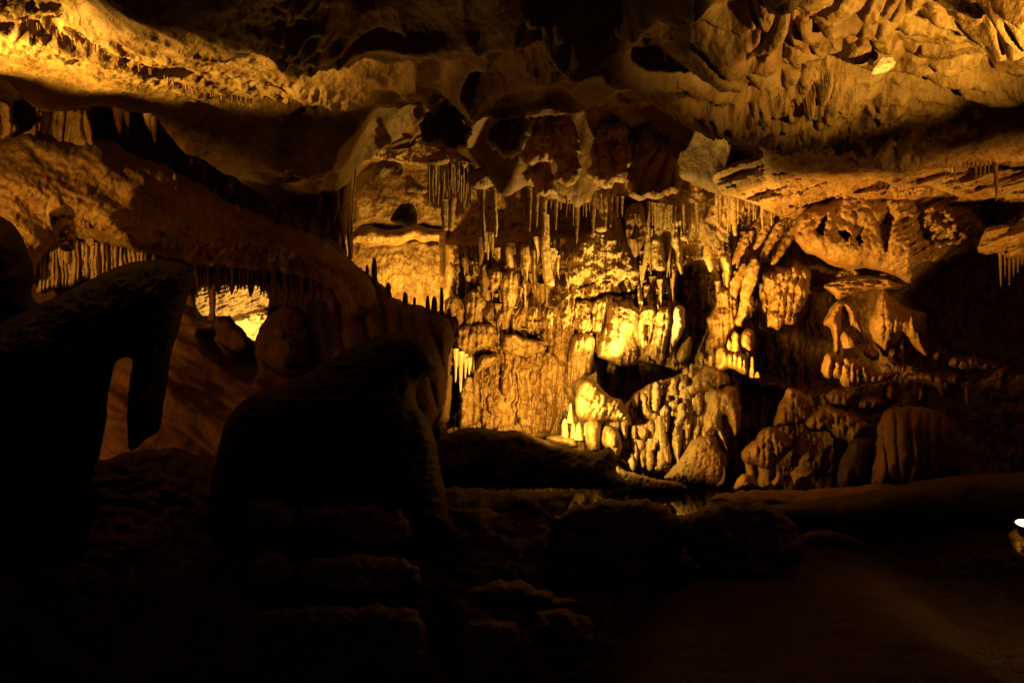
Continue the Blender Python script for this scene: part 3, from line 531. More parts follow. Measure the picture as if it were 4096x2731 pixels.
# -- hanging rocks over the centre
for k, (ol, d, mt, lab, T) in enumerate((
    ([(2085, 640), (2100, 540), (2110, 440), (2200, 430), (2225, 540), (2240, 600), (2210, 640), (2160, 665), (2115, 655)], 9.6, 'tan', 'scooped brown pendant rock with a dark hollow, left of the horse-head rock', .25),
    ([(2088, 700), (2125, 670), (2140, 560), (2170, 500), (2205, 560), (2212, 680), (2222, 740), (2222, 785), (2195, 792), (2160, 770), (2120, 745)], 9.9, 'tan', 'horse-head-shaped pendant rock pointing down over the stalactites', .25),
    ([(2185, 560), (2195, 440), (2270, 420), (2310, 500), (2320, 610), (2318, 690), (2300, 735), (2270, 752), (2240, 730), (2215, 660)], 9.7, 'tan', 'smooth reddish pendant rock right of the horse-head rock', .35),
    ([(2350, 650), (2362, 560), (2400, 470), (2510, 480), (2530, 640), (2500, 720), (2450, 752), (2400, 748), (2366, 710)], 9.9, 'tan', 'rounded brown pendant with a bright rim near the middle of the ceiling', .35),
    ([(2490, 700), (2500, 560), (2580, 500), (2690, 600), (2730, 720), (2700, 790), (2620, 800), (2540, 800)], 10.1, 'brown', 'wide dull pendant above the straight row of stalactites', .35),
    ([(1960, 470), (2040, 400), (2110, 430), (2120, 520), (2090, 600), (2020, 630), (1965, 600), (1945, 540)], 9.0, 'brown', 'big dark pendant lobe over the left of the flowstone', .4),
    ([(1670, 480), (1760, 420), (1850, 440), (1900, 520), (1880, 590), (1800, 610), (1700, 590)], 8.8, 'brown', 'dark rounded lobe of ceiling left of the big pendant lobe', .35),
    ([(1495, 655), (1530, 640), (1580, 645), (1612, 660), (1610, 700), (1560, 700), (1520, 712), (1495, 700)], 11.2, 'calcite', 'pale flaky rock hanging over the alcove', .15),
    ([(1618, 735), (1650, 722), (1690, 745), (1712, 765), (1700, 778), (1660, 772), (1622, 768)], 11.2, 'calcite', 'pale ledge flake right of the alcove, below the hanging flake', .15),
    ([(1865, 690), (1900, 672), (1960, 665), (2010, 680), (2035, 700), (2030, 745), (1990, 752), (1940, 765), (1900, 760), (1870, 735)], 10.8, 'tan', 'rough hanging shelf carrying two long thin columns', .25),
    ([(1700, 640), (1740, 600), (1790, 610), (1800, 650), (1760, 665), (1715, 662)], 10.6, 'tan', 'knotted lump of rock above the tangled stalactites', .2),
    ([(1580, 840), (1600, 815), (1640, 812), (1668, 850), (1670, 895), (1640, 915), (1600, 900), (1560, 880)], 11.6, 'dark', 'dark rounded boulder wedged high in the alcove', .3),
    ([(1402, 935), (1440, 912), (1490, 902), (1540, 925), (1610, 912), (1660, 895), (1720, 915), (1785, 918), (1780, 990), (1740, 960), (1690, 975), (1650, 950), (1600, 985), (1540, 975), (1480, 990), (1430, 965), (1405, 985)], 12.45, 'flow', 'pale wrinkled shelf along the top of the lit alcove', .3),
    )):
    mass('rock_pendant' if k in (0, 1, 2, 3, 4, 5, 6, 10) else 'rock_ledge' if k in (7, 8, 9, 12) else 'boulder', lab, 'rock pendant' if k in (0, 1, 2, 3, 4, 5, 6, 10) else 'rock ledge' if k in (7, 8, 9, 12) else 'boulder',
         ol, d, M[mt], T=T*.8, R=30 if k < 7 else 40, g=4.2, amp=.06 if k < 7 else .045, fr=3.5, seed=60+k, rough=11 if k < 7 else 2.5, tilt=(.04*((k*7) % 5-2), -.12 if k < 7 else 0), relief=both(lumps(70, .14, k), folds(50, .12, k, .3-.15*(k % 4)), lumps(26, .05, k+2)) if k < 7 else lumps(45, .06, k))
# ================================================================== THINGS: dripstone of the centre
def S(lab, pts, d=11.6, m='calcite', g=None, **k): return drip('stalactite', lab, 'stalactite', pts, d, M[m], g, **k)
def G(lab, pts, d=11.3, m='calcite', g=None, **k): k.setdefault('ends', (1, 0)); return drip('stalagmite', lab, 'stalagmite', pts, d, M[m], g, **k)
def K(lab, pts, d=11.6, m='flow', g=None, **k): return drip('rock_column', lab, 'column', pts, d, M[m], g, **k)
def DR(lab, ol, d=11.6, m='flow', g=None, **k):
    k.setdefault('T', .22); k.setdefault('R', 26); k.setdefault('g', 3.6); k.setdefault('amp', .04); k.setdefault('fr', 6); k.setdefault('rough', 2.2)
    return mass('flowstone_drapery', lab, 'flowstone', ol, d, M[m], g, **k)

K('long thread-thin column at the left edge of the alcove', [(1412, 655, 7), (1406, 740, 5), (1400, 840, 5), (1393, 930, 6), (1396, 960, 9), (1402, 1030, 5)], 11.0, 'calcite', seed=1)
K('thin wrinkled column close right of the thread-thin column', [(1425, 670, 5), (1412, 800, 4), (1406, 930, 6), (1400, 1040, 12)], 11.1, 'calcite', seed=2)
K('dark leaning drip column left of the alcove', [(1330, 690, 20), (1345, 800, 14), (1360, 900, 9), (1380, 1000, 7), (1378, 1060, 14)], 10.6, 'brown', seed=3)
S('pale spike with a dark edge far left of the alcove', [(1350, 770, 10), (1346, 830, 12), (1332, 900, 3)], 10.4, 'brown', seed=4)
DR('lumpy lit knob at the foot of the thread-thin column', [(1335, 935), (1355, 925), (1370, 945), (1368, 985), (1350, 1000), (1338, 985)], 10.6, 'tan')
K('straight dark column at the right side of the lit alcove', [(1770, 930, 14), (1769, 1000, 12), (1771, 1060, 12), (1768, 1110, 9)], 11.9, 'brown', seed=5)
K('pale draped column left of the rough hanging shelf', [(1782, 800, 16), (1780, 860, 17), (1783, 925, 12)], 11.4, seed=6)
K('pale draped column touching the first one, slightly bowed', [(1812, 795, 15), (1808, 850, 14), (1802, 925, 10)], 11.4, seed=7)
# tangled stalactites left of and under the hanging shelf
for k in range(26):
    x = 1712+k*7.2+rs.uniform(-3, 3); y0 = 655+12*math.sin(k)+.16*(x-1712); L = rs.uniform(60, 150) if k % 3 else rs.uniform(120, 175); r = rs.uniform(3.2, 6.5)
    S('thin tangled stalactite in the cluster left of the hanging shelf', [(x, y0-15, r*1.3), (x+rs.uniform(-4, 4), y0+L*.5, r*.9), (x+rs.uniform(-5, 5), y0+L, r*.45)], 10.9+rs.uniform(-.25, .35), 'calcite', 'tangled stalactites left of the hanging shelf', seed=k)
for k, (x, y1, r) in enumerate(((1912, 800, 5), (1922, 862, 6), (1944, 800, 5), (1958, 820, 4), (1967, 790, 4), (1996, 800, 4), (2028, 785, 4))):
    S('short stalactite under the rough hanging shelf', [(x, 735, r*1.4), (x+1, 770, r), (x-1, y1, r*.4)], 10.7, 'calcite', 'short stalactites under the hanging shelf', seed=k+3)
K('long slim column hanging from the shelf, left of its twin', [(1934, 740, 11), (1932, 820, 9), (1933, 900, 8), (1937, 960, 10), (1940, 1010, 7)], 10.7, 'calcite', seed=8)
K('long slim column hanging from the shelf, right twin with a slight bow', [(1978, 740, 10), (1979, 820, 8), (1984, 900, 8), (1984, 950, 4)], 10.7, 'calcite', seed=9)
for k, (a, b) in enumerate(((1938, 1000), (1950, 1040), (1960, 990), (1948, 960), (1968, 1020))):
    S('knobbly drip hanging below the slim columns', [(a-3, 930, 10), (a, (930+b)/2, 9), (a+2, b, 3)], 10.9, 'calcite', 'knobbly drips below the slim columns', seed=k+30)
# stalactites under the central lip
x = 2118.; k = 0
while x < 2500:
    r = rs.uniform(2.4, 5.5) if rs.rand() < .7 else rs.uniform(6, 13); y0 = np.interp(x, [2118, 2200, 2300, 2400, 2500], [772, 785, 795, 800, 812]); L = rs.uniform(40, 110) if r < 6 else rs.uniform(100, 190)
    S('slender stalactite in the row under the middle ceiling lip' if r < 6 else 'thicker stalactite in the row under the middle ceiling lip', [(x, y0-25, r*1.6), (x+rs.uniform(-2, 2), y0+L*.4, r), (x+rs.uniform(-2, 2), y0+L, r*.35)], 10.5+rs.uniform(-.15, .5), 'calcite' if rs.rand() < .7 else 'tan', 'stalactites under the middle ceiling lip', seed=k); x += r*2+rs.uniform(3, 12); k += 1
x = 2595.
while x < 2790:
    r = rs.uniform(3.2, 7); y0 = np.interp(x, [2595, 2700, 2790], [828, 845, 832]); L = rs.uniform(50, 130)
    S('ochre stalactite in the bright row right of the dark cleft', [(x, y0-20, r*1.6), (x+rs.uniform(-2, 2), y0+L*.45, r), (x+rs.uniform(-3, 3), y0+L, r*.35)], 11.0+rs.uniform(-.2, .35), 'calcite', 'stalactites right of the dark cleft', seed=k); x += r*2+rs.uniform(1, 6); k += 1
for k in range(24):
    x = 2870+k*9.5+rs.uniform(-4, 4); y0 = 735+25*math.sin(k*.27)+abs(x-3005)*.16; L = rs.uniform(50, 170); r = rs.uniform(4, 8)
    S('ribbon stalactite in the drapery cluster at the right of the flowstone', [(x, y0-12, r*1.5), (x+rs.uniform(-3, 3), y0+L*.5, r), (x+rs.uniform(-3, 3), y0+L, r*.4)], 11.0+rs.uniform(-.2, .2), 'calcite', 'drapery cluster right of the flowstone', seed=k+60)
S('longest stalactite of the right drapery cluster, ending in a blunt tip', [(2930, 760, 14), (2935, 830, 12), (2938, 900, 10), (2941, 945, 8)], 10.85, 'calcite', seed=99)
S('lone pointed stalactite right of the longest one', [(3050, 790, 8), (3048, 860, 6), (3050, 915, 2)], 10.85, 'calcite', seed=98)
# columns and draperies of the flowstone face
K('beaded column with stacked nodes left of the fan-shaped dome', [(2185, 860, 12), (2183, 930, 15), (2180, 980, 19), (2186, 1040, 20), (2190, 1100, 18), (2200, 1150, 22)], 11.5, 'calcite', seed=21, knob=.3)
K('stubby candle-like column of pale calcite', [(2034, 982, 13), (2036, 1010, 16), (2038, 1048, 15), (2035, 1075, 22)], 11.5, 'calcite', seed=22, ends=(1, 0), knob=.25)
K('tall ribbed column above the fan-shaped dome', [(2402, 800, 22), (2403, 850, 14), (2404, 890, 16), (2405, 930, 30)], 11.2, 'tan', seed=23, knob=.25)
DR('fluted drapery with a hanging tip', [(2076, 985), (2098, 972), (2120, 985), (2122, 1040), (2112, 1080), (2108, 1138), (2102, 1090), (2084, 1072)], 11.5, 'calcite', relief=folds(11, .06, 1))
DR('narrow grey drapery between the fluted drapery and the beaded column', [(2126, 985), (2146, 985), (2152, 1060), (2148, 1180), (2132, 1190), (2124, 1080)], 11.7, 'tan', relief=folds(14, .06, 2))
DR('fan-shaped dome of fine drips over the flowstone shelf', [(2268, 1050), (2300, 985), (2350, 940), (2400, 905), (2440, 918), (2480, 960), (2520, 1010), (2556, 1060), (2562, 1110), (2535, 1150), (2500, 1118), (2465, 1150), (2420, 1122), (2390, 1155), (2350, 1120), (2310, 1150), (2262, 1130)], 11.7, 'calcite', T=.2, R=50, amp=.09, rough=5, relief=both(folds(12, .08, 5), folds(34, .1, 2), lumps(30, .05, 3)))
DR('dark pointed curtain hanging in the cleft right of the dome', [(2500, 850), (2530, 810), (2575, 815), (2588, 900), (2580, 960), (2545, 1036), (2520, 1000), (2502, 940)], 11.1, 'brown', T=.25, R=40, relief=folds(22, .1, 6))
S('long pale stalactite beaded along the cleft edge', [(2592, 930, 9), (2588, 1000, 12), (2578, 1060, 9), (2570, 1120, 4)], 11.3, 'calcite', seed=24)
DR('bulging lit drapery right of the cleft, upper one', [(2600, 960), (2625, 930), (2650, 965), (2655, 1010), (2668, 1080), (2630, 1085), (2604, 1060), (2596, 1010)], 11.5, 'calcite', relief=folds(20, .07, 7))
DR('bright split drapery with three long tongues', [(2680, 900), (2700, 850), (2740, 860), (2765, 880), (2762, 940), (2750, 1000), (2742, 960), (2728, 1010), (2735, 1090), (2722, 1100), (2705, 1060), (2700, 1000), (2684, 970)], 11.3, 'calcite', relief=folds(15, .08, 8))
K('pale vase-shaped column in front of the dark gap', [(2832, 985, 14), (2830, 1030, 18), (2842, 1070, 12), (2842, 1090, 5)], 11.4, 'calcite', seed=25)
DR('pointed drapery hanging left of the leaning bright column', [(2880, 1020), (2908, 1005), (2925, 1040), (2930, 1100), (2915, 1140), (2930, 1180), (2950, 1200), (2935, 1196), (2905, 1165), (2895, 1090)], 11.3, 'calcite', relief=folds(16, .06, 9))
K('leaf-shaped drapery beside the leaning bright column', [(2975, 1055, 6), (2965, 1090, 20), (2945, 1130, 24), (2935, 1170, 16), (2945, 1195, 6)], 11.2, 'flow', seed=27, ky=.5, flute=.3)
K('leaning bright column with a rounded shoulder', [(3016, 1038, 12), (3012, 1070, 24), (3000, 1120, 26), (2986, 1170, 22), (2980, 1205, 20), (3000, 1225, 10)], 11.1, 'calcite', seed=28)
DR('tall mottled grey pillar at the right of the dark gap', [(2870, 1160), (2900, 1145), (2935, 1165), (2950, 1200), (2945, 1290), (2920, 1340), (2895, 1380), (2878, 1430), (2845, 1440), (2824, 1400), (2835, 1320), (2830, 1280), (2860, 1230)], 11.4, 'flow', T=.2, R=34, amp=.08, rough=5, relief=both(lumps(30, .08, 3), folds(20, .1, 4)))
K('crooked column hanging right of the mottled pillar', [(2975, 1210, 16), (2970, 1260, 20), (2950, 1290, 16), (2962, 1310, 8)], 11.2, 'calcite', seed=29)
DR('smooth pale drapery hanging alone right of the brightest flowstone', [(2700, 1228), (2722, 1218), (2742, 1235), (2736, 1275), (2742, 1300), (2728, 1345), (2715, 1360), (2700, 1375), (2690, 1390), (2678, 1370), (2690, 1310)], 11.35, 'white', T=.18, relief=folds(22, .06, 10))
DR('grey leaf drapery below the lone pale one', [(2760, 1340), (2768, 1360), (2765, 1400), (2745, 1440), (2720, 1452), (2706, 1430), (2722, 1380)], 11.4, 'calcite', T=.16)
# folded flowstone curtains, brightest part
for k, (ol, lab) in enumerate((
    ([(2215, 1225), (2290, 1175), (2300, 1260), (2296, 1320), (2272, 1420), (2268, 1520), (2230, 1600), (2198, 1600), (2200, 1480), (2190, 1340), (2212, 1280)], 'long amber flowstone curtain left of the narrow crack'),
    ([(2310, 1205), (2364, 1200), (2362, 1300), (2360, 1345), (2300, 1330), (2292, 1280)], 'smooth square flowstone panel between two cracks'),
    ([(2374, 1195), (2440, 1190), (2430, 1250), (2415, 1300), (2400, 1370), (2392, 1330), (2372, 1335), (2368, 1260)], 'narrow tapering flowstone fold right of the smooth panel'),
    ([(2430, 1205), (2520, 1200), (2560, 1240), (2555, 1300), (2520, 1360), (2500, 1420), (2470, 1450), (2420, 1440), (2385, 1420), (2400, 1350), (2420, 1290)], 'brightest bulging flowstone curtain in the centre of the photo'),
    ([(2565, 1230), (2605, 1210), (2625, 1250), (2612, 1320), (2595, 1375), (2600, 1300), (2575, 1300), (2590, 1380), (2580, 1400), (2556, 1380), (2548, 1310)], 'bright rope-like fold right of the brightest curtain'),
    ([(2628, 1230), (2680, 1220), (2690, 1280), (2672, 1350), (2660, 1440), (2620, 1440), (2580, 1420), (2590, 1390), (2612, 1340)], 'broad mottled curtain at the right end of the bright flowstone'),
    ([(2280, 1350), (2330, 1325), (2378, 1345), (2378, 1400), (2372, 1480), (2350, 1510), (2310, 1520), (2272, 1560), (2266, 1480)], 'rounded pale hump of flowstone below the square panel'),
    )):
    DR(lab, ol, (11.75, 11.75, 11.7, 11.6, 11.55, 11.6, 11.55)[k], 'flow' if k != 5 else 'calcite', T=(.22, .12, .16, .32, .2, .22, .3)[k], R=(30, 25, 25, 60, 22, 34, 40)[k], amp=.07, relief=both(folds((34, 60, 22, 40, 20, 26, 24)[k], .13, k+2., .1), folds(12, .03, k), lumps(24, .05, k)), seed=80+k)
# wide dim draperies at left of the flowstone
for k, (ol, lab, d) in enumerate((
    ([(1780, 1190), (1850, 1185), (1862, 1260), (1842, 1350), (1800, 1330), (1782, 1260)], 'square ribbed block of flowstone right of the ridge stalagmites', 11.6),
    ([(1850, 1200), (1900, 1150), (1950, 1210), (1930, 1280), (1895, 1310), (1870, 1350), (1848, 1345), (1862, 1270)], 'sweeping fold of flowstone narrowing downwards', 11.6),
    ([(1916, 1060), (1940, 1052), (1952, 1110), (1955, 1160), (1940, 1195), (1918, 1180), (1912, 1120)], 'dark bottle-shaped shadowed pendant before the flowstone', 11.2),
    ([(1955, 1080), (1995, 1065), (2010, 1100), (1992, 1160), (1970, 1180), (1958, 1130)], 'short rounded drapery right of the bottle-shaped pendant', 11.5),
    ([(2000, 1110), (2040, 1060), (2075, 1110), (2072, 1200), (2050, 1260), (2020, 1300), (2005, 1230), (2000, 1160)], 'long wavy drapery in the middle left of the flowstone', 11.55),
    ([(1820, 1320), (1870, 1300), (1940, 1290), (1990, 1310), (1985, 1370), (1920, 1400), (1870, 1420), (1820, 1400)], 'overhanging brown shelf above the three slender stalactites', 11.4),
    ([(1900, 1480), (1905, 1440), (1940, 1418), (1985, 1415), (2000, 1432), (1965, 1465), (1925, 1482), (1915, 1490), (1902, 1495)], 'pale arched rock with a dark hollow beneath', 11.3),
    ([(1850, 1510), (1880, 1500), (1918, 1515), (1918, 1600), (1916, 1700), (1870, 1710), (1830, 1730), (1838, 1620)], 'flat-faced pale flowstone block with a sharp right edge', 11.4),
    ([(1920, 1500), (2000, 1490), (2060, 1485), (2072, 1560), (2062, 1700), (1990, 1712), (1930, 1700), (1922, 1600)], 'wide grey flowstone panel right of the sharp-edged block', 11.6),
    ([(2078, 1460), (2120, 1440), (2156, 1470), (2152, 1600), (2140, 1700), (2080, 1720), (2066, 1620), (2078, 1520)], 'tall amber curtain with three folds left of the bright dome', 11.55),
    ([(2160, 1440), (2200, 1400), (2240, 1450), (2230, 1540), (2205, 1620), (2192, 1635), (2180, 1560), (2160, 1620)], 'twin amber tongues of flowstone above the rubble slope', 11.5),
    ([(2010, 1340), (2060, 1330), (2100, 1360), (2180, 1360), (2190, 1400), (2120, 1430), (2050, 1420), (2000, 1400)], 'broken knobbly ledge in the middle of the left flowstone', 11.3),
    )):
    DR(lab, ol, d, 'flow' if k not in (2, 6) else ('brown' if k == 2 else 'calcite'), T=.11 if k > 6 or k == 5 else .2, R=16 if k > 6 or k == 5 else 24, amp=.08, rough=4, relief=both(folds((20, 24, 40, 26, 26, 26, 60, 70, 60, 30, 26, 40)[k], .1, k+1.), lumps(30, .04, k)), seed=100+k)
for k, (x, y0, y1, r) in enumerate(((1822, 1405, 1530, 7), (1842, 1415, 1570, 8), (1861, 1425, 1515, 6), (1876, 1440, 1500, 8))):
    S(('slender white stalactite, left one of the group in the dark opening', 'longest slender white stalactite in the dark opening', 'thin short stalactite right of the longest white one', 'stubby stalactite at the right of the dark opening')[k], [(x, y0-10, r*2), (x+2, y0+(y1-y0)*.4, r), (x, y1, r*.4)], 11.1, 'white', seed=k+40)
for k in range(64):
    zone = k % 4; x = (rs.uniform(1850, 2290), rs.uniform(1850, 2290), rs.uniform(2560, 2700), rs.uniform(2860, 3110))[zone]; y0 = rs.uniform(960, 1330) if zone < 2 else rs.uniform(900, 1180)
    L = rs.uniform(40, 120); r = rs.uniform(3.5, 10); dw = 11.62+rs.uniform(-.12, .1)
    S('sharp little drip hanging from the flowstone face, left of the bright centre' if zone < 2 else 'sharp little drip hanging from the flowstone face, right of the bright centre', [(x, y0-16, r*1.7), (x+rs.uniform(-6, 6), y0+L*.4, r), (x+rs.uniform(-9, 9), y0+L, r*.3)], dw, ('flow', 'calcite')[k % 2], 'small drips of the flowstone face', seed=k+400, flute=.3, lump=.35)
for k in range(16):
    x = 1870+rs.uniform(0, 330); y0 = 1000+rs.uniform(-60, 200); L = rs.uniform(60, 150); r = rs.uniform(7, 15)
    S('drooping flowstone tongue on the left half of the wall', [(x, y0-14, r*1.5), (x+rs.uniform(-8, 8), y0+L*.5, r), (x+rs.uniform(-12, 12), y0+L, r*.4)], 11.75+rs.uniform(-.1, .1), 'flow', 'flowstone tongues on the left half of the wall', seed=k+130)

# -- bright stalagmite cluster and organ pipes by the pool
DR('bright domed stalagmite mass with a diagonal left edge', [(2312, 1545), (2340, 1515), (2368, 1510), (2396, 1540), (2418, 1566), (2450, 1588), (2480, 1595), (2505, 1630), (2525, 1665), (2528, 1700), (2512, 1704), (2488, 1685), (2470, 1690), (2440, 1680), (2390, 1690), (2330, 1680), (2296, 1650), (2300, 1590)], 10.9, 'calcite', T=.5, R=70, amp=.10, relief=both(lumps(44, .26, 2), lumps(20, .10, 5), folds(26, .08, 2, .5)), seed=140)
DR('dripping flowstone bank behind the organ pipes and the crowded stalagmites', [(2380, 1700), (2470, 1650), (2540, 1570), (2610, 1530), (2690, 1510), (2750, 1480), (2850, 1470), (2900, 1530), (2920, 1640), (2900, 1760), (2860, 1860), (2700, 1900), (2560, 1890), (2480, 1840), (2390, 1800)], 11.3, 'flow', T=.3, R=60, amp=.08, relief=both(lambda x, y: .34*tongues(x, y, 42, 150, 3.), folds(18, .06, 2)), seed=139)
DR('pale rounded block at the foot of the bright dome', [(2335, 1690), (2375, 1680), (2408, 1690), (2405, 1760), (2400, 1806), (2360, 1806), (2340, 1770), (2330, 1730)], 10.75, 'calcite', T=.3, R=34, seed=141)
DR('crinkled grey mound right of the pale block', [(2410, 1700), (2450, 1700), (2480, 1740), (2490, 1790), (2470, 1830), (2430, 1800), (2402, 1770)], 10.75, 'calcite', T=.28, R=36, relief=lumps(13, .07, 4), seed=142)
DR('low lit rubble ledge at the left foot of the bright dome', [(2175, 1755), (2215, 1735), (2260, 1745), (2310, 1760), (2318, 1792), (2260, 1785), (2210, 1775)], 10.7, 'calcite', T=.2, R=18, relief=lumps(16, .05, 1), seed=143)
for k, (x, y0, y1, r, lab) in enumerate(((2260, 1672, 1760, 14, 'smooth cone stalagmite standing left of the dome'), (2282, 1612, 1690, 10, 'small leaning stalagmite at the left edge of the dome'), (2293, 1690, 1752, 11, 'short cone stalagmite right of the smooth cone'), (2316, 1690, 1758, 16, 'squat rounded stalagmite against the pale block'),
                                        (2345, 1690, 1740, 10, 'tiny stalagmite in the notch above the pale block'))):
    G(lab, [(x, y0, r*.45), (x-1, y0+25, r*.8), (x, (y0+y1)/2+10, r), (x, y1, r*1.3)], 10.6, seed=k+150)
K('stout organ-pipe column nearest the bright dome', [(2558, 1672, 22), (2562, 1720, 22), (2556, 1790, 18), (2548, 1840, 12), (2530, 1850, 6)], 10.9, 'flow', seed=160)
K('tear-shaped drip at the foot of the stout organ pipe', [(2524, 1812, 6), (2526, 1845, 15), (2532, 1875, 11), (2534, 1884, 4)], 10.75, 'calcite', seed=161)
K('rough organ-pipe column with a swollen lower end', [(2598, 1680, 18), (2604, 1740, 14), (2598, 1800, 14), (2596, 1850, 18), (2600, 1885, 8)], 10.85, 'flow', seed=162)
K('longest smooth organ-pipe column with a tapered foot', [(2642, 1660, 22), (2644, 1730, 20), (2648, 1800, 19), (2648, 1850, 18), (2638, 1880, 7)], 10.8, 'flow', seed=163)
K('thin short organ pipe in shadow at the right of the longest', [(2690, 1690, 16), (2692, 1740, 11), (2686, 1780, 4)], 11.0, 'flow', seed=164)
K('dim tongue hanging between the organ pipes and the tooth drapery', [(2745, 1640, 14), (2738, 1690, 10), (2736, 1720, 5)], 10.9, 'flow', seed=165)
DR('knobbed upper block of the organ pipes', [(2552, 1575), (2580, 1560), (2602, 1590), (2610, 1640), (2640, 1640), (2660, 1680), (2600, 1690), (2566, 1680), (2556, 1640)], 11.05, 'calcite', T=.3, R=30, relief=lumps(18, .07, 6), seed=166)
gi = ((2580, 1560, 1660, 14), (2602, 1545, 1620, 12), (2622, 1525, 1640, 14), (2640, 1518, 1580, 10), (2662, 1522, 1625, 15), (2690, 1512, 1580, 13), (2726, 1518, 1560, 8), (2742, 1468, 1560, 16), (2764, 1452, 1520, 9), (2740, 1545, 1590, 18), (2712, 1580, 1650, 15), (2690, 1600, 1660, 16), (2655, 1620, 1680, 14), (2760, 1600, 1650, 14), (2775, 1570, 1640, 12), (2725, 1610, 1690, 13), (2836, 1420, 1480, 9))
for k, (x, y0, y1, r) in enumerate(gi):
    G('knobbly yellow stalagmite in the crowded group above the organ pipes', [(x+4, y0, r*.5), (x+3, y0+14, r*.85), (x, (y0+y1)/2, r), (x-2, y1, r*1.2)], 10.9+.1*math.sin(k*2.), g='crowded stalagmites above the organ pipes', seed=k+170, knob=.28, lump=.5, flute=.3)
DR('yellow dome between the crowded stalagmites and the tooth drapery', [(2735, 1530), (2790, 1480), (2830, 1450), (2880, 1465), (2915, 1500), (2918, 1540), (2860, 1560), (2800, 1580), (2750, 1600), (2730, 1570)], 11.1, 'calcite', T=.4, R=55, relief=lumps(26, .1, 7), seed=190)
DR('large tooth-shaped drapery with one long pointed fang', [(2822, 1580), (2845, 1545), (2885, 1555), (2920, 1540), (2946, 1550), (2956, 1590), (2966, 1640), (2962, 1690), (2950, 1745), (2938, 1745), (2922, 1700), (2902, 1655), (2885, 1660), (2880, 1700), (2905, 1760), (2915, 1810), (2905, 1815), (2885, 1750), (2866, 1720), (2818, 1735), (2812, 1680), (2828, 1630)], 10.9, 'calcite', T=.35, R=45, relief=both(lumps(30, .09, 8), lumps(13, .03, 2)), seed=191)
DR('rough honeycombed mound under the tooth drapery', [(2662, 1900), (2700, 1850), (2745, 1790), (2780, 1745), (2860, 1735), (2880, 1790), (2905, 1820), (2915, 1850), (2895, 1920), (2890, 1950), (2800, 1945), (2700, 1930), (2650, 1910)], 10.9, 'tan', T=.4, R=60, relief=both(lumps(18, .09, 9), lumps(9, .04, 3)), seed=192)
DR('small smooth wedge rock at the waterline under the mound', [(2900, 1940), (2860, 1950), (2890, 1905), (2895, 1850), (2904, 1900)], 10.6, 'tan', T=.15, seed=193)
DR('flat lit bank of rock along the far edge of the pool', [(2455, 1862), (2490, 1876), (2530, 1890), (2570, 1902), (2650, 1916), (2740, 1940), (2764, 1958), (2640, 1966), (2560, 1958), (2520, 1945), (2500, 1925), (2470, 1905)], 10.5, 'tan', T=.2, R=16, amp=.07, rough=5, relief=both(lumps(22, .1, 4), lumps(9, .04, 2)), seed=194)
# stalagmites on the upper right ledge
DR('cracked yellow pedestal carrying candle stalagmites', [(2862, 1470), (2880, 1400), (2900, 1390), (2920, 1410), (2940, 1400), (2985, 1420), (2992, 1490), (2980, 1500), (2940, 1480), (2905, 1470), (2880, 1490)], 10.9, 'calcite', T=.25, R=28, relief=folds(24, .1, 3), seed=195)
for k, (x, y0, y1, r, lab) in enumerate(((2941, 1325, 1440, 15, 'tallest candle stalagmite on the yellow pedestal'), (2916, 1358, 1400, 8, 'small round-headed stalagmite left of the tallest candle'), (2884, 1388, 1470, 18, 'broad stepped stalagmite at the left of the pedestal'), (2843, 1420, 1465, 8, 'finger stalagmite left of the pedestal'),
                                        (3008, 1425, 1510, 8, 'thin straight stalagmite at the right end of the pedestal'), (2985, 1410, 1470, 6, 'thinnest short stalagmite behind the right end of the pedestal'), (3030, 1485, 1510, 10, 'crumbly stub at the dark right end of the pedestal'))):
    G(lab, [(x, y0, r*.5), (x, y0+15, r*.85), (x-1, (y0+y1)/2, r), (x, y1, r*1.15)], 10.8, seed=k+200, knob=.2)
DR('square hanging block with a fringe right of the tallest candle', [(2962, 1330), (3000, 1310), (3016, 1330), (3014, 1395), (3005, 1425), (2990, 1405), (2970, 1400), (2956, 1370)], 11.0, 'calcite', T=.2, seed=203)
# -- right part of the far wall
DR('large pitted yellow rock face hanging over the right alcoves', [(3172, 905), (3195, 860), (3235, 820), (3290, 785), (3340, 760), (3420, 745), (3500, 740), (3580, 745), (3650, 755), (3760, 770), (3870, 800), (3930, 880), (3950, 930), (3905, 962), (3820, 1000), (3760, 1045), (3700, 1075), (3660, 1120), (3640, 1135), (3570, 1095), (3480, 1072), (3410, 1078), (3330, 1062), (3270, 1030), (3215, 1005), (3180, 960)],
   11.0, 'tan', T=.55, R=90, g=4.5, amp=.07, fr=3, relief=both(lumps(75, .2, 2), lumps(30, .07, 5), lambda x, y: -.30*(lambda x, y: softpoly(x, y, [(3350, 928), (3378, 922), (3402, 938), (3390, 962), (3374, 950)], 7)+softpoly(x, y, [(3425, 950), (3440, 942), (3450, 968), (3436, 978)], 6)+.8*softpoly(x, y, [(3268, 925), (3290, 880), (3310, 860), (3285, 940)], 8)+.8*softpoly(x, y, [(3515, 905), (3560, 840), (3572, 870), (3545, 1000), (3530, 960)], 14))(x+9*perlin(v3(x/16, y/16, 2.)), y+9*perlin(v3(x/16, y/16, 9.))), lambda x, y: .10*fbm(v3((y+.55*x)/40, (x-.5*y)/160, 3), 4, ridged=True)*sst(3480, 3640, x)), seed=210)
DR('craggy yellow rock mass above the dark hollow, right of the leaning bright column', [(3058, 1105), (3095, 1075), (3145, 1055), (3215, 1060), (3238, 1090), (3232, 1170), (3205, 1250), (3160, 1300), (3122, 1322), (3075, 1318), (3052, 1290), (3064, 1230), (3050, 1180)], 11.5, 'flow', T=.3, R=60, amp=.12, fr=4, rough=10, relief=both(lumps(27, .13, 8), folds(30, .12, 7, .2), lumps(13, .04, 5)), seed=209)
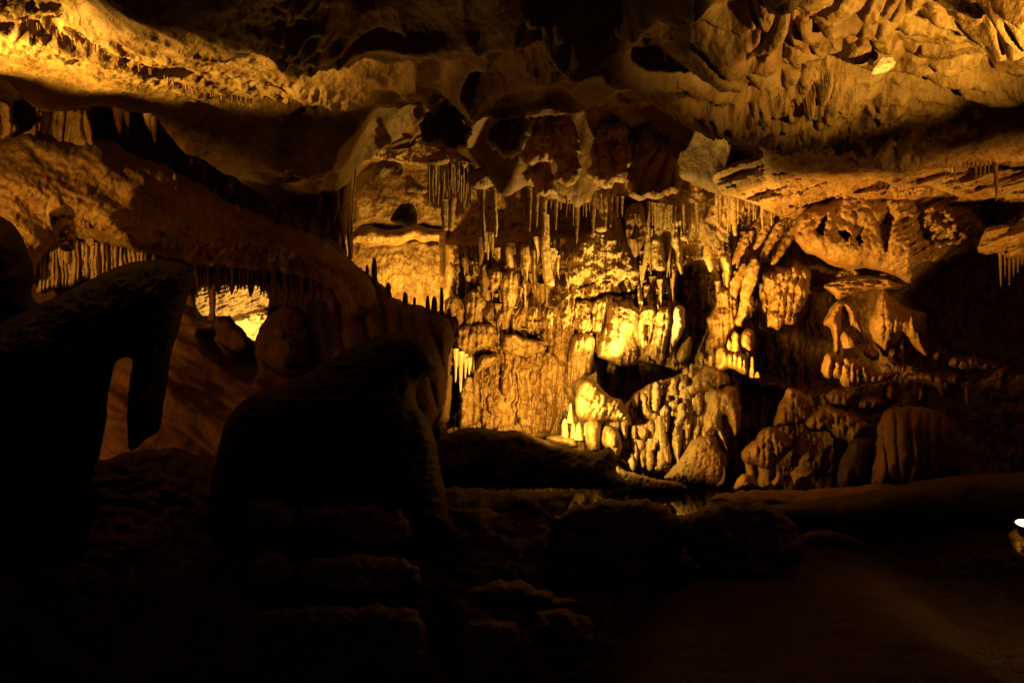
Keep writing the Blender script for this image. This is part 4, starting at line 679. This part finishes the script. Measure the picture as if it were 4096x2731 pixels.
for k, pts in enumerate(([(3150, 850, 18), (3105, 930, 24), (3050, 1030, 14)], [(3190, 880, 14), (3150, 960, 18), (3090, 1060, 12)], [(3090, 850, 16), (3060, 920, 20), (3020, 1000, 10)], [(2985, 940, 18), (2960, 1000, 20), (2930, 1060, 8)])):
    K(('widest slanting rib of rock right of the drapery cluster', 'slanting rib beside the pitted face', 'slanting rib just below the drapery cluster', 'lowest slanting rib, left of the leaning bright column')[k], pts, 11.25, 'tan', seed=k+310, flute=.3, lump=.35)
DR('layered brown overhang above the hood-shaped formation', [(3290, 1150), (3310, 1128), (3370, 1105), (3450, 1098), (3540, 1100), (3600, 1130), (3650, 1135), (3600, 1165), (3500, 1160), (3430, 1170), (3390, 1190), (3345, 1200), (3330, 1175)], 11.4, 'tan', T=.35, R=30, relief=lambda x, y: .1*fbm(v3(x/120, y/14, 3), 3, ridged=True), seed=211)
DR('hood-shaped tent formation with a split front', [(3342, 1205), (3368, 1200), (3410, 1212), (3440, 1270), (3446, 1320), (3456, 1362), (3438, 1345), (3415, 1300), (3398, 1318), (3392, 1260), (3370, 1225), (3362, 1330), (3358, 1420), (3338, 1410), (3330, 1350), (3318, 1305), (3290, 1300), (3312, 1250)], 11.2, 'tan', T=.25, R=30, seed=212)
G('smooth rounded stalagmite inside the hood', [(3376, 1326, 8), (3384, 1350, 20), (3396, 1390, 24), (3404, 1430, 26)], 11.0, 'tan', seed=213)
DR('blocky pedestal of fused stalagmites under the hood', [(3300, 1410), (3340, 1408), (3380, 1440), (3430, 1435), (3470, 1455), (3500, 1490), (3560, 1490), (3600, 1485), (3560, 1520), (3500, 1535), (3450, 1530), (3430, 1550), (3380, 1545), (3360, 1510), (3300, 1520), (3282, 1470)], 10.9, 'tan', T=.35, R=40, relief=both(folds(30, .12, 4), lumps(26, .05, 3)), seed=214)
G('pale bollard stalagmite standing against the pedestal', [(3384, 1432, 12), (3388, 1470, 19), (3384, 1530, 20), (3388, 1545, 16)], 10.6, 'tan', seed=215)
DR('bell-shaped formation, pointed cone above a skirted dome', [(3536, 1145), (3556, 1180), (3590, 1200), (3618, 1230), (3680, 1240), (3712, 1258), (3700, 1290), (3708, 1360), (3722, 1420), (3714, 1436), (3680, 1420), (3640, 1370), (3615, 1340), (3590, 1380), (3560, 1400), (3552, 1432), (3530, 1425), (3510, 1390), (3490, 1360), (3474, 1310), (3480, 1270), (3502, 1240), (3510, 1190)], 11.1, 'tan', T=.5, R=70, relief=both(lambda x, y: .12*(sst(0, 1, np.sin((y-1240)/34.)*.5+.5)-.5), folds(34, .06, 5), lumps(34, .05, 2)), seed=216)
G('small pointed stump under the bell', [(3608, 1350, 6), (3602, 1390, 13), (3592, 1430, 20), (3604, 1445, 12)], 11.0, 'tan', seed=217)
DR('twin knobs left of the bell foot', [(3450, 1410), (3466, 1385), (3480, 1372), (3492, 1390), (3516, 1410), (3515, 1440), (3490, 1440), (3460, 1425)], 11.0, 'tan', T=.15, R=18, seed=218)
G('dim leaning finger of rock right of the bell', [(3758, 1372, 8), (3748, 1395, 14), (3742, 1440, 10)], 11.0, 'brown', seed=219)
for k, (ol, d, m_, lab) in enumerate((
    ([(3150, 1552), (3165, 1550), (3215, 1570), (3245, 1600), (3260, 1625), (3240, 1660), (3280, 1680), (3210, 1690), (3160, 1700), (3105, 1712), (3088, 1700), (3112, 1620)], 10.7, 'tan', 'brown angular boulder above the crumpled mound'),
    ([(3030, 1740), (3050, 1720), (3085, 1705), (3120, 1720), (3150, 1745), (3168, 1790), (3140, 1830), (3105, 1860), (3068, 1880), (3040, 1860), (2975, 1850), (2966, 1810), (2990, 1770), (3022, 1755)], 10.4, 'tan', 'crumpled yellow mound on two short legs'),
    ([(3288, 1590), (3330, 1550), (3380, 1560), (3430, 1552), (3455, 1575), (3440, 1590), (3420, 1600), (3400, 1640), (3350, 1630), (3310, 1615)], 10.8, 'tan', 'flat fish-shaped rock slab on the right bank'),
    ([(3240, 1660), (3300, 1610), (3400, 1645), (3470, 1680), (3500, 1700), (3440, 1760), (3420, 1830), (3390, 1760), (3330, 1760), (3320, 1720), (3240, 1730), (3210, 1700)], 10.6, 'tan', 'layered brown bank with drooping lobes'),
    ([(3405, 1630), (3450, 1590), (3510, 1580), (3540, 1600), (3520, 1650), (3440, 1660)], 10.8, 'tan', 'mottled lump right of the fish-shaped slab'),
    ([(3530, 1580), (3560, 1530), (3590, 1560), (3588, 1620), (3560, 1625)], 10.9, 'brown', 'dim triangular rock behind the mottled lump'),
    ([(3658, 1610), (3668, 1560), (3690, 1540), (3712, 1570), (3722, 1608)], 10.9, 'brown', 'dim pyramid of rock above the shadowed dome'),
    ([(3600, 1500), (3700, 1485), (3800, 1490), (3870, 1480), (3840, 1550), (3760, 1600), (3740, 1540), (3640, 1520)], 10.9, 'brown', 'dim flat ledge with a drooping corner at the far right'),
    ([(3790, 1450), (3820, 1428), (3920, 1426), (3990, 1450), (4050, 1470), (3900, 1480), (3800, 1465)], 10.8, 'brown', 'dim fallen slab lying on the far right ledge'),
    ([(3860, 1550), (3880, 1545), (3884, 1600), (3876, 1630), (3862, 1610)], 10.6, 'brown', 'faint narrow pale tooth at the far right'),
    ([(3940, 1520), (3990, 1470), (4040, 1460), (4030, 1530), (4000, 1570), (3970, 1540)], 10.4, 'brown', 'faint reddish wedge rock at the far right edge'),
    ([(3485, 1900), (3500, 1800), (3510, 1700), (3540, 1640), (3640, 1620), (3760, 1640), (3850, 1720), (3900, 1900), (3800, 1960), (3600, 1960), (3490, 1950)], 9.8, 'brown', 'big smooth dim dome of rock at the right of the pool'),
    ([(2925, 1955), (2960, 1905), (2985, 1893), (3015, 1905), (3045, 1950), (3000, 1970)], 9.9, 'tan', 'half-lit wedge stone at the pool edge'),
    ([(3080, 1930), (3110, 1885), (3128, 1890), (3138, 1920), (3136, 1955), (3105, 1965), (3080, 1950)], 10.0, 'tan', 'small upright pebble-shaped rock left of the swollen leg'),
    )):
    ob = mass('rock_ledge' if k in (2, 3, 7, 8) else 'boulder', lab, 'rock ledge' if k in (2, 3, 7, 8) else 'boulder', ol, d, M[m_], T=.3 if k != 11 else .6, R=40 if k != 11 else 150, g=4.5, amp=.05, fr=4 if k != 11 else 2.5, seed=230+k, rough=4, relief=both(lumps(44, .15, k), lumps(17, .06, k), folds(30, .05, k)) if k != 11 else folds(46, .10, 3))
    if k == 1: mound = ob
drip('leg', '', '', [(2996, 1830, 18), (3000, 1880, 17), (3006, 1935, 16)], 10.5, M['tan'], parent=mound, seed=250)
drip('leg', '', '', [(3060, 1860, 26), (3060, 1900, 24), (3056, 1950, 30)], 10.45, M['tan'], parent=mound, seed=251)
K('swollen leg-shaped column on the right bank', [(3222, 1730, 26), (3218, 1780, 34), (3206, 1840, 40), (3208, 1900, 38), (3206, 1945, 26), (3190, 1960, 22)], 10.3, 'tan', seed=252, flute=.2)
K('small bulbous column right of the swollen leg', [(3320, 1780, 10), (3300, 1830, 14), (3300, 1870, 22), (3275, 1915, 12)], 10.4, 'brown', seed=253)
K('dim narrow column under the layered bank', [(3360, 1720, 12), (3350, 1780, 18), (3356, 1830, 14), (3354, 1900, 12)], 10.5, 'brown', seed=254)
K('dim hanging column left of the dark niche', [(3395, 1700, 18), (3380, 1760, 12), (3378, 1830, 8)], 10.6, 'brown', seed=255)
mass('boulder', 'black niche boulder left of the dim dome', 'boulder', [(3385, 1800), (3400, 1760), (3440, 1745), (3490, 1755), (3505, 1790), (3490, 1850), (3480, 1950), (3350, 1960), (3350, 1860)], 10.0, M['dark'], T=.3, R=50, g=6, seed=256)
mass('rock_ledge', 'low muddy shore running along the right of the pool', 'rock ledge', [(2840, 1985), (2950, 1965), (3100, 1962), (3300, 1955), (3480, 1935), (3700, 1930), (3900, 1960), (3900, 2040), (3400, 2060), (3000, 2030), (2860, 2010)], 9.2, M['brown'], T=.3, R=50, g=5, amp=.10, fr=4, rough=5, seed=257, tilt=(0, -.5))
# winged ledges and fringe at the upper right
for k, (ol, d, lab, T) in enumerate((
    ([(3520, 583), (3630, 580), (3717, 582), (3804, 630), (3950, 668), (4260, 690), (4260, 800), (4020, 790), (3860, 800), (3717, 740), (3624, 760), (3502, 716), (3485, 688), (3446, 662), (3485, 648), (3590, 622)], 9.4, 'wing-shaped lit ledge with pointed left tips under the right ceiling', .3),
    ([(3930, 925), (3985, 900), (4060, 905), (4260, 890), (4260, 1045), (4100, 1025), (4040, 1035), (3990, 1010), (3950, 1025), (3905, 1005)], 9.5, 'yellow fringed ledge at the right edge below the sloping sheet', .25),
    ([(3560, 930), (3530, 840), (3560, 790), (3585, 820), (3590, 880), (3580, 940)], 10.7, 'knotted upright rock between the pitted face and the wing', .2),
    ([(3330, 720), (3370, 650), (3400, 690), (3420, 740), (3460, 700), (3480, 760), (3440, 810), (3380, 820), (3330, 790)], 10.6, 'jagged dim crags above the pitted face', .25),
    )):
    mass('rock_ledge', lab, 'rock ledge', ol, d, M['tan'], T=T*.6, R=28, g=4.5, amp=.07, fr=3, rough=4, seed=260+k, relief=both(lumps(60, .12, k), lumps(24, .05, k), lambda x, y: .14*fbm(v3((y+.25*x)/34, (x-.25*y)/260, 5), 3)))
mass('rock_wall', 'sloping brown sheet of rock joining the right ceiling to the pitted face', 'rock wall',
     [(2840, 700), (2960, 640), (3150, 600), (3300, 570), (3480, 540), (3700, 540), (3900, 590), (4300, 620), (4300, 965), (4120, 960), (4060, 935), (4000, 925), (3975, 880), (3990, 830), (3960, 790), (3920, 830), (3915, 900), (3890, 940), (3780, 900), (3600, 830), (3450, 800), (3300, 830), (3200, 880), (3100, 860), (2980, 800), (2880, 780)],
     10.2, M['tan'], T=.12, R=50, g=5, amp=.06, fr=2.4, seed=270, tilt=(0, .85), rough=4,
     relief=both(lambda x, y: .34*fbm(v3((y+.28*x)/62, (x-.28*y)/330, 3), 4), lumps(90, .26, 4), lumps(34, .08, 2), lambda x, y: .05*fbm(v3(x/20, y/16, 2), 3, ridged=True)))
for k in range(16):
    x = 3660+rs.uniform(0, 430) if k > 9 else 3800+k*17; y0 = 600 if k <= 9 else 1010; y0 += rs.uniform(0, 30); L = rs.uniform(40, 120); r = rs.uniform(4, 8)
    if k > 9: x = 4000+(k-10)*17
    S('dark stalactite in the fringe of the right-hand crust' if k <= 9 else 'ochre stalactite under the yellow fringed ledge at the right edge', [(x, y0-20, r*1.5), (x+2, y0+L*.4, r), (x+3, y0+L, r*.3)], 8.9 if k <= 9 else 9.5, 'brown' if k <= 9 else 'tan', 'stalactite fringe of the right crust' if k <= 9 else 'stalactites under the yellow ledge', seed=k+280)
S('long lone stalactite hanging before the arc-shaped shadow', [(3978, 640, 11), (3984, 700, 8), (3988, 760, 6), (3984, 805, 3)], 8.6, 'brown', seed=300)
drip('rock_pendant', 'white calcite bulge shining on the right ceiling', 'rock pendant', [(3545, 235, 30), (3535, 265, 40), (3500, 300, 26)], 6.1, M['white'], seed=301, ky=.6, lump=.4)

# ================================================================== LAMPS AND ADDED FILL LIGHT
lamp = bpy.data.objects.new('cave_lamp', None); COL.objects.link(lamp); lp = P(4104, 2092, 5.2); lamp.location = lp
tag(lamp, 'small glaring white cave lamp on the rock at the right edge', 'lamp')
def lathe(prof, c, ax=(0, 0, 1), nt=24):
    th = np.linspace(0, 2*np.pi, nt, endpoint=False); ax = np.array(ax, float); ax /= np.linalg.norm(ax)
    a = np.cross(ax, (0, 1, .3)); a /= np.linalg.norm(a); b = np.cross(ax, a)
    V = np.array([np.array(c)+ax*h+r*(np.cos(t)*a+np.sin(t)*b) for r, h in prof for t in th]); n = len(prof)
    i = np.arange((n-1)*nt); r_ = i//nt; c_ = i % nt; c2 = (c_+1) % nt
    return V, np.stack([r_*nt+c_, r_*nt+c2, (r_+1)*nt+c2, (r_+1)*nt+c_], 1)
axd = np.array((-.08, -.22, .95))
V, Fc = lathe([(.0, -.07), (.04, -.07), (.05, -.02), (.072, 0), (.068, .004), (.06, -.004)], lp, axd); link('lamp_housing', V, Fc, plain('lamp_metal', (.05, .05, .05), .4, .8), lamp, lp)
V, Fc = lathe([(.0, .014), (.03, .011), (.06, .0), (.0, -.002)], lp, axd); link('lamp_lens', V, Fc, plain('lamp_glass', (.9, .85, .7), .2, 0, (1, .75, .35), 5.), lamp, lp)
V, Fc = lathe([(.0, -.16), (.03, -.16), (.03, -.15), (.008, -.145), (.008, -.05), (.0, -.05)], lp, (0, 0, 1), 16); link('lamp_bracket', V, Fc, plain('bracket_metal', (.05, .05, .05), .5, .8), lamp, lp)

def light(name, pos, target, W, col, angle=None, blend=.6, r=.06):
    l = bpy.data.lights.new(name, 'SPOT' if angle else 'POINT'); l.energy = W; l.color = col; l.shadow_soft_size = r
    if angle: l.spot_size = math.radians(angle); l.spot_blend = blend
    o = bpy.data.objects.new(name, l); COL.objects.link(o); o.location = pos
    if target is not None:
        from mathutils import Vector
        o.rotation_euler = (Vector(target)-Vector(pos)).to_track_quat('-Z', 'Y').to_euler()
    return o
Y1, Y2, Y3 = (1, .585, .085), (1, .49, .065), (1, .36, .06)
light('flowstone_lamp', P(2520, 1490, 10.6), P(2480, 1180, 10.95), 600, (1, .66, .13), 122, .5)
light('wall_fill', P(2260, 1740, 8.7), P(2050, 1400, 11.8), 1050, (1, .55, .08), 72, .9)  # added fill from the front, brightens the left of the wall
light('cluster_lamp', P(2130, 1630, 9.2), P(2500, 1670, 10.9), 850, (1, .66, .13), 58, .8)
light('bank_lamp', P(2600, 1790, 9.2), P(3200, 1740, 10.5), 150, Y2, 76, .8)
light('alcove_lamp', P(1640, 1232, 11.7), P(1620, 1080, 13), 230, Y1, 150, .7)
light('chamber_lamp', P(945, 1330, 12.2), P(950, 1200, 13.6), 300, (1, .72, .2), 160, .5)
light('right_wall_lamp', P(2760, 1580, 9.6), P(3350, 980, 11), 1150, Y2, 80, .7)
light('right_ceiling_lamp', (3.7, 3.5, ZC+.3), (3.3, 4.6, ZC+1.8), 1350, Y1, 68, .5)
light('right_low_lamp', P(4500, 1150, 7.6), P(3800, 760, 9.3), 170, Y2, 90, .8)
light('left_ceiling_lamp', P(-1043, 900, 5.2), P(330, 130, 6.2), 1700, Y1, 47, .5)
light('left_shelf_lamp', P(-1043, 900, 5.2), P(350, 850, 9), 420, Y2, 60, .8)
light('slope_fill', P(-300, 1500, 7.6), P(900, 1600, 9), 55, Y3, 90, .8)  # unseen light added for the faint glow of the left slope
light('mid_ceiling_bounce', P(1300, 1240, 7.6), P(1800, 100, 6.2), 55, Y2, 84, .9)  # stands in for light bounced up to the ceiling, no fixture
light('lip_fill', P(2250, 1330, 7.4), P(2300, 640, 9.7), 34, Y3, 52, .9)  # mild front fill added to brighten the hanging pendants
light('edge_lamp', P(4088, 2106, 4.95), P(4075, 2330, 5.0), 6, Y1, 150, .5, .03)
light('path_fill', P(4700, 1500, 7.0), P(3300, 2400, 5), 6, (1, .45, .25), 90, .9)  # faint unseen fill, added so the path can be made out

w = bpy.data.worlds.new('World'); scene.world = w; w.use_nodes = True
w.node_tree.nodes['Background'].inputs['Color'].default_value = (.95, .5, .4, 1); w.node_tree.nodes['Background'].inputs['Strength'].default_value = .07

# ================================================================== CAMERA
cam = bpy.data.cameras.new('Camera'); co = bpy.data.objects.new('Camera', cam); COL.objects.link(co)
co.location = (0, 0, ZC); co.rotation_euler = (math.radians(90), 0, 0)
cam.sensor_width = 36; cam.lens = 36*F/4096; cam.clip_end = 200; cam.clip_start = .05
scene.camera = co
scene.render.engine = 'CYCLES'
scene.cycles.max_bounces = 6; scene.cycles.diffuse_bounces = 2; scene.cycles.use_denoising = True
scene.cycles.sample_clamp_indirect = 3; scene.cycles.caustics_reflective = False; scene.cycles.caustics_refractive = False
scene.view_settings.view_transform = 'Standard'; scene.view_settings.look = 'None'; scene.view_settings.exposure = 0; scene.view_settings.gamma = 1
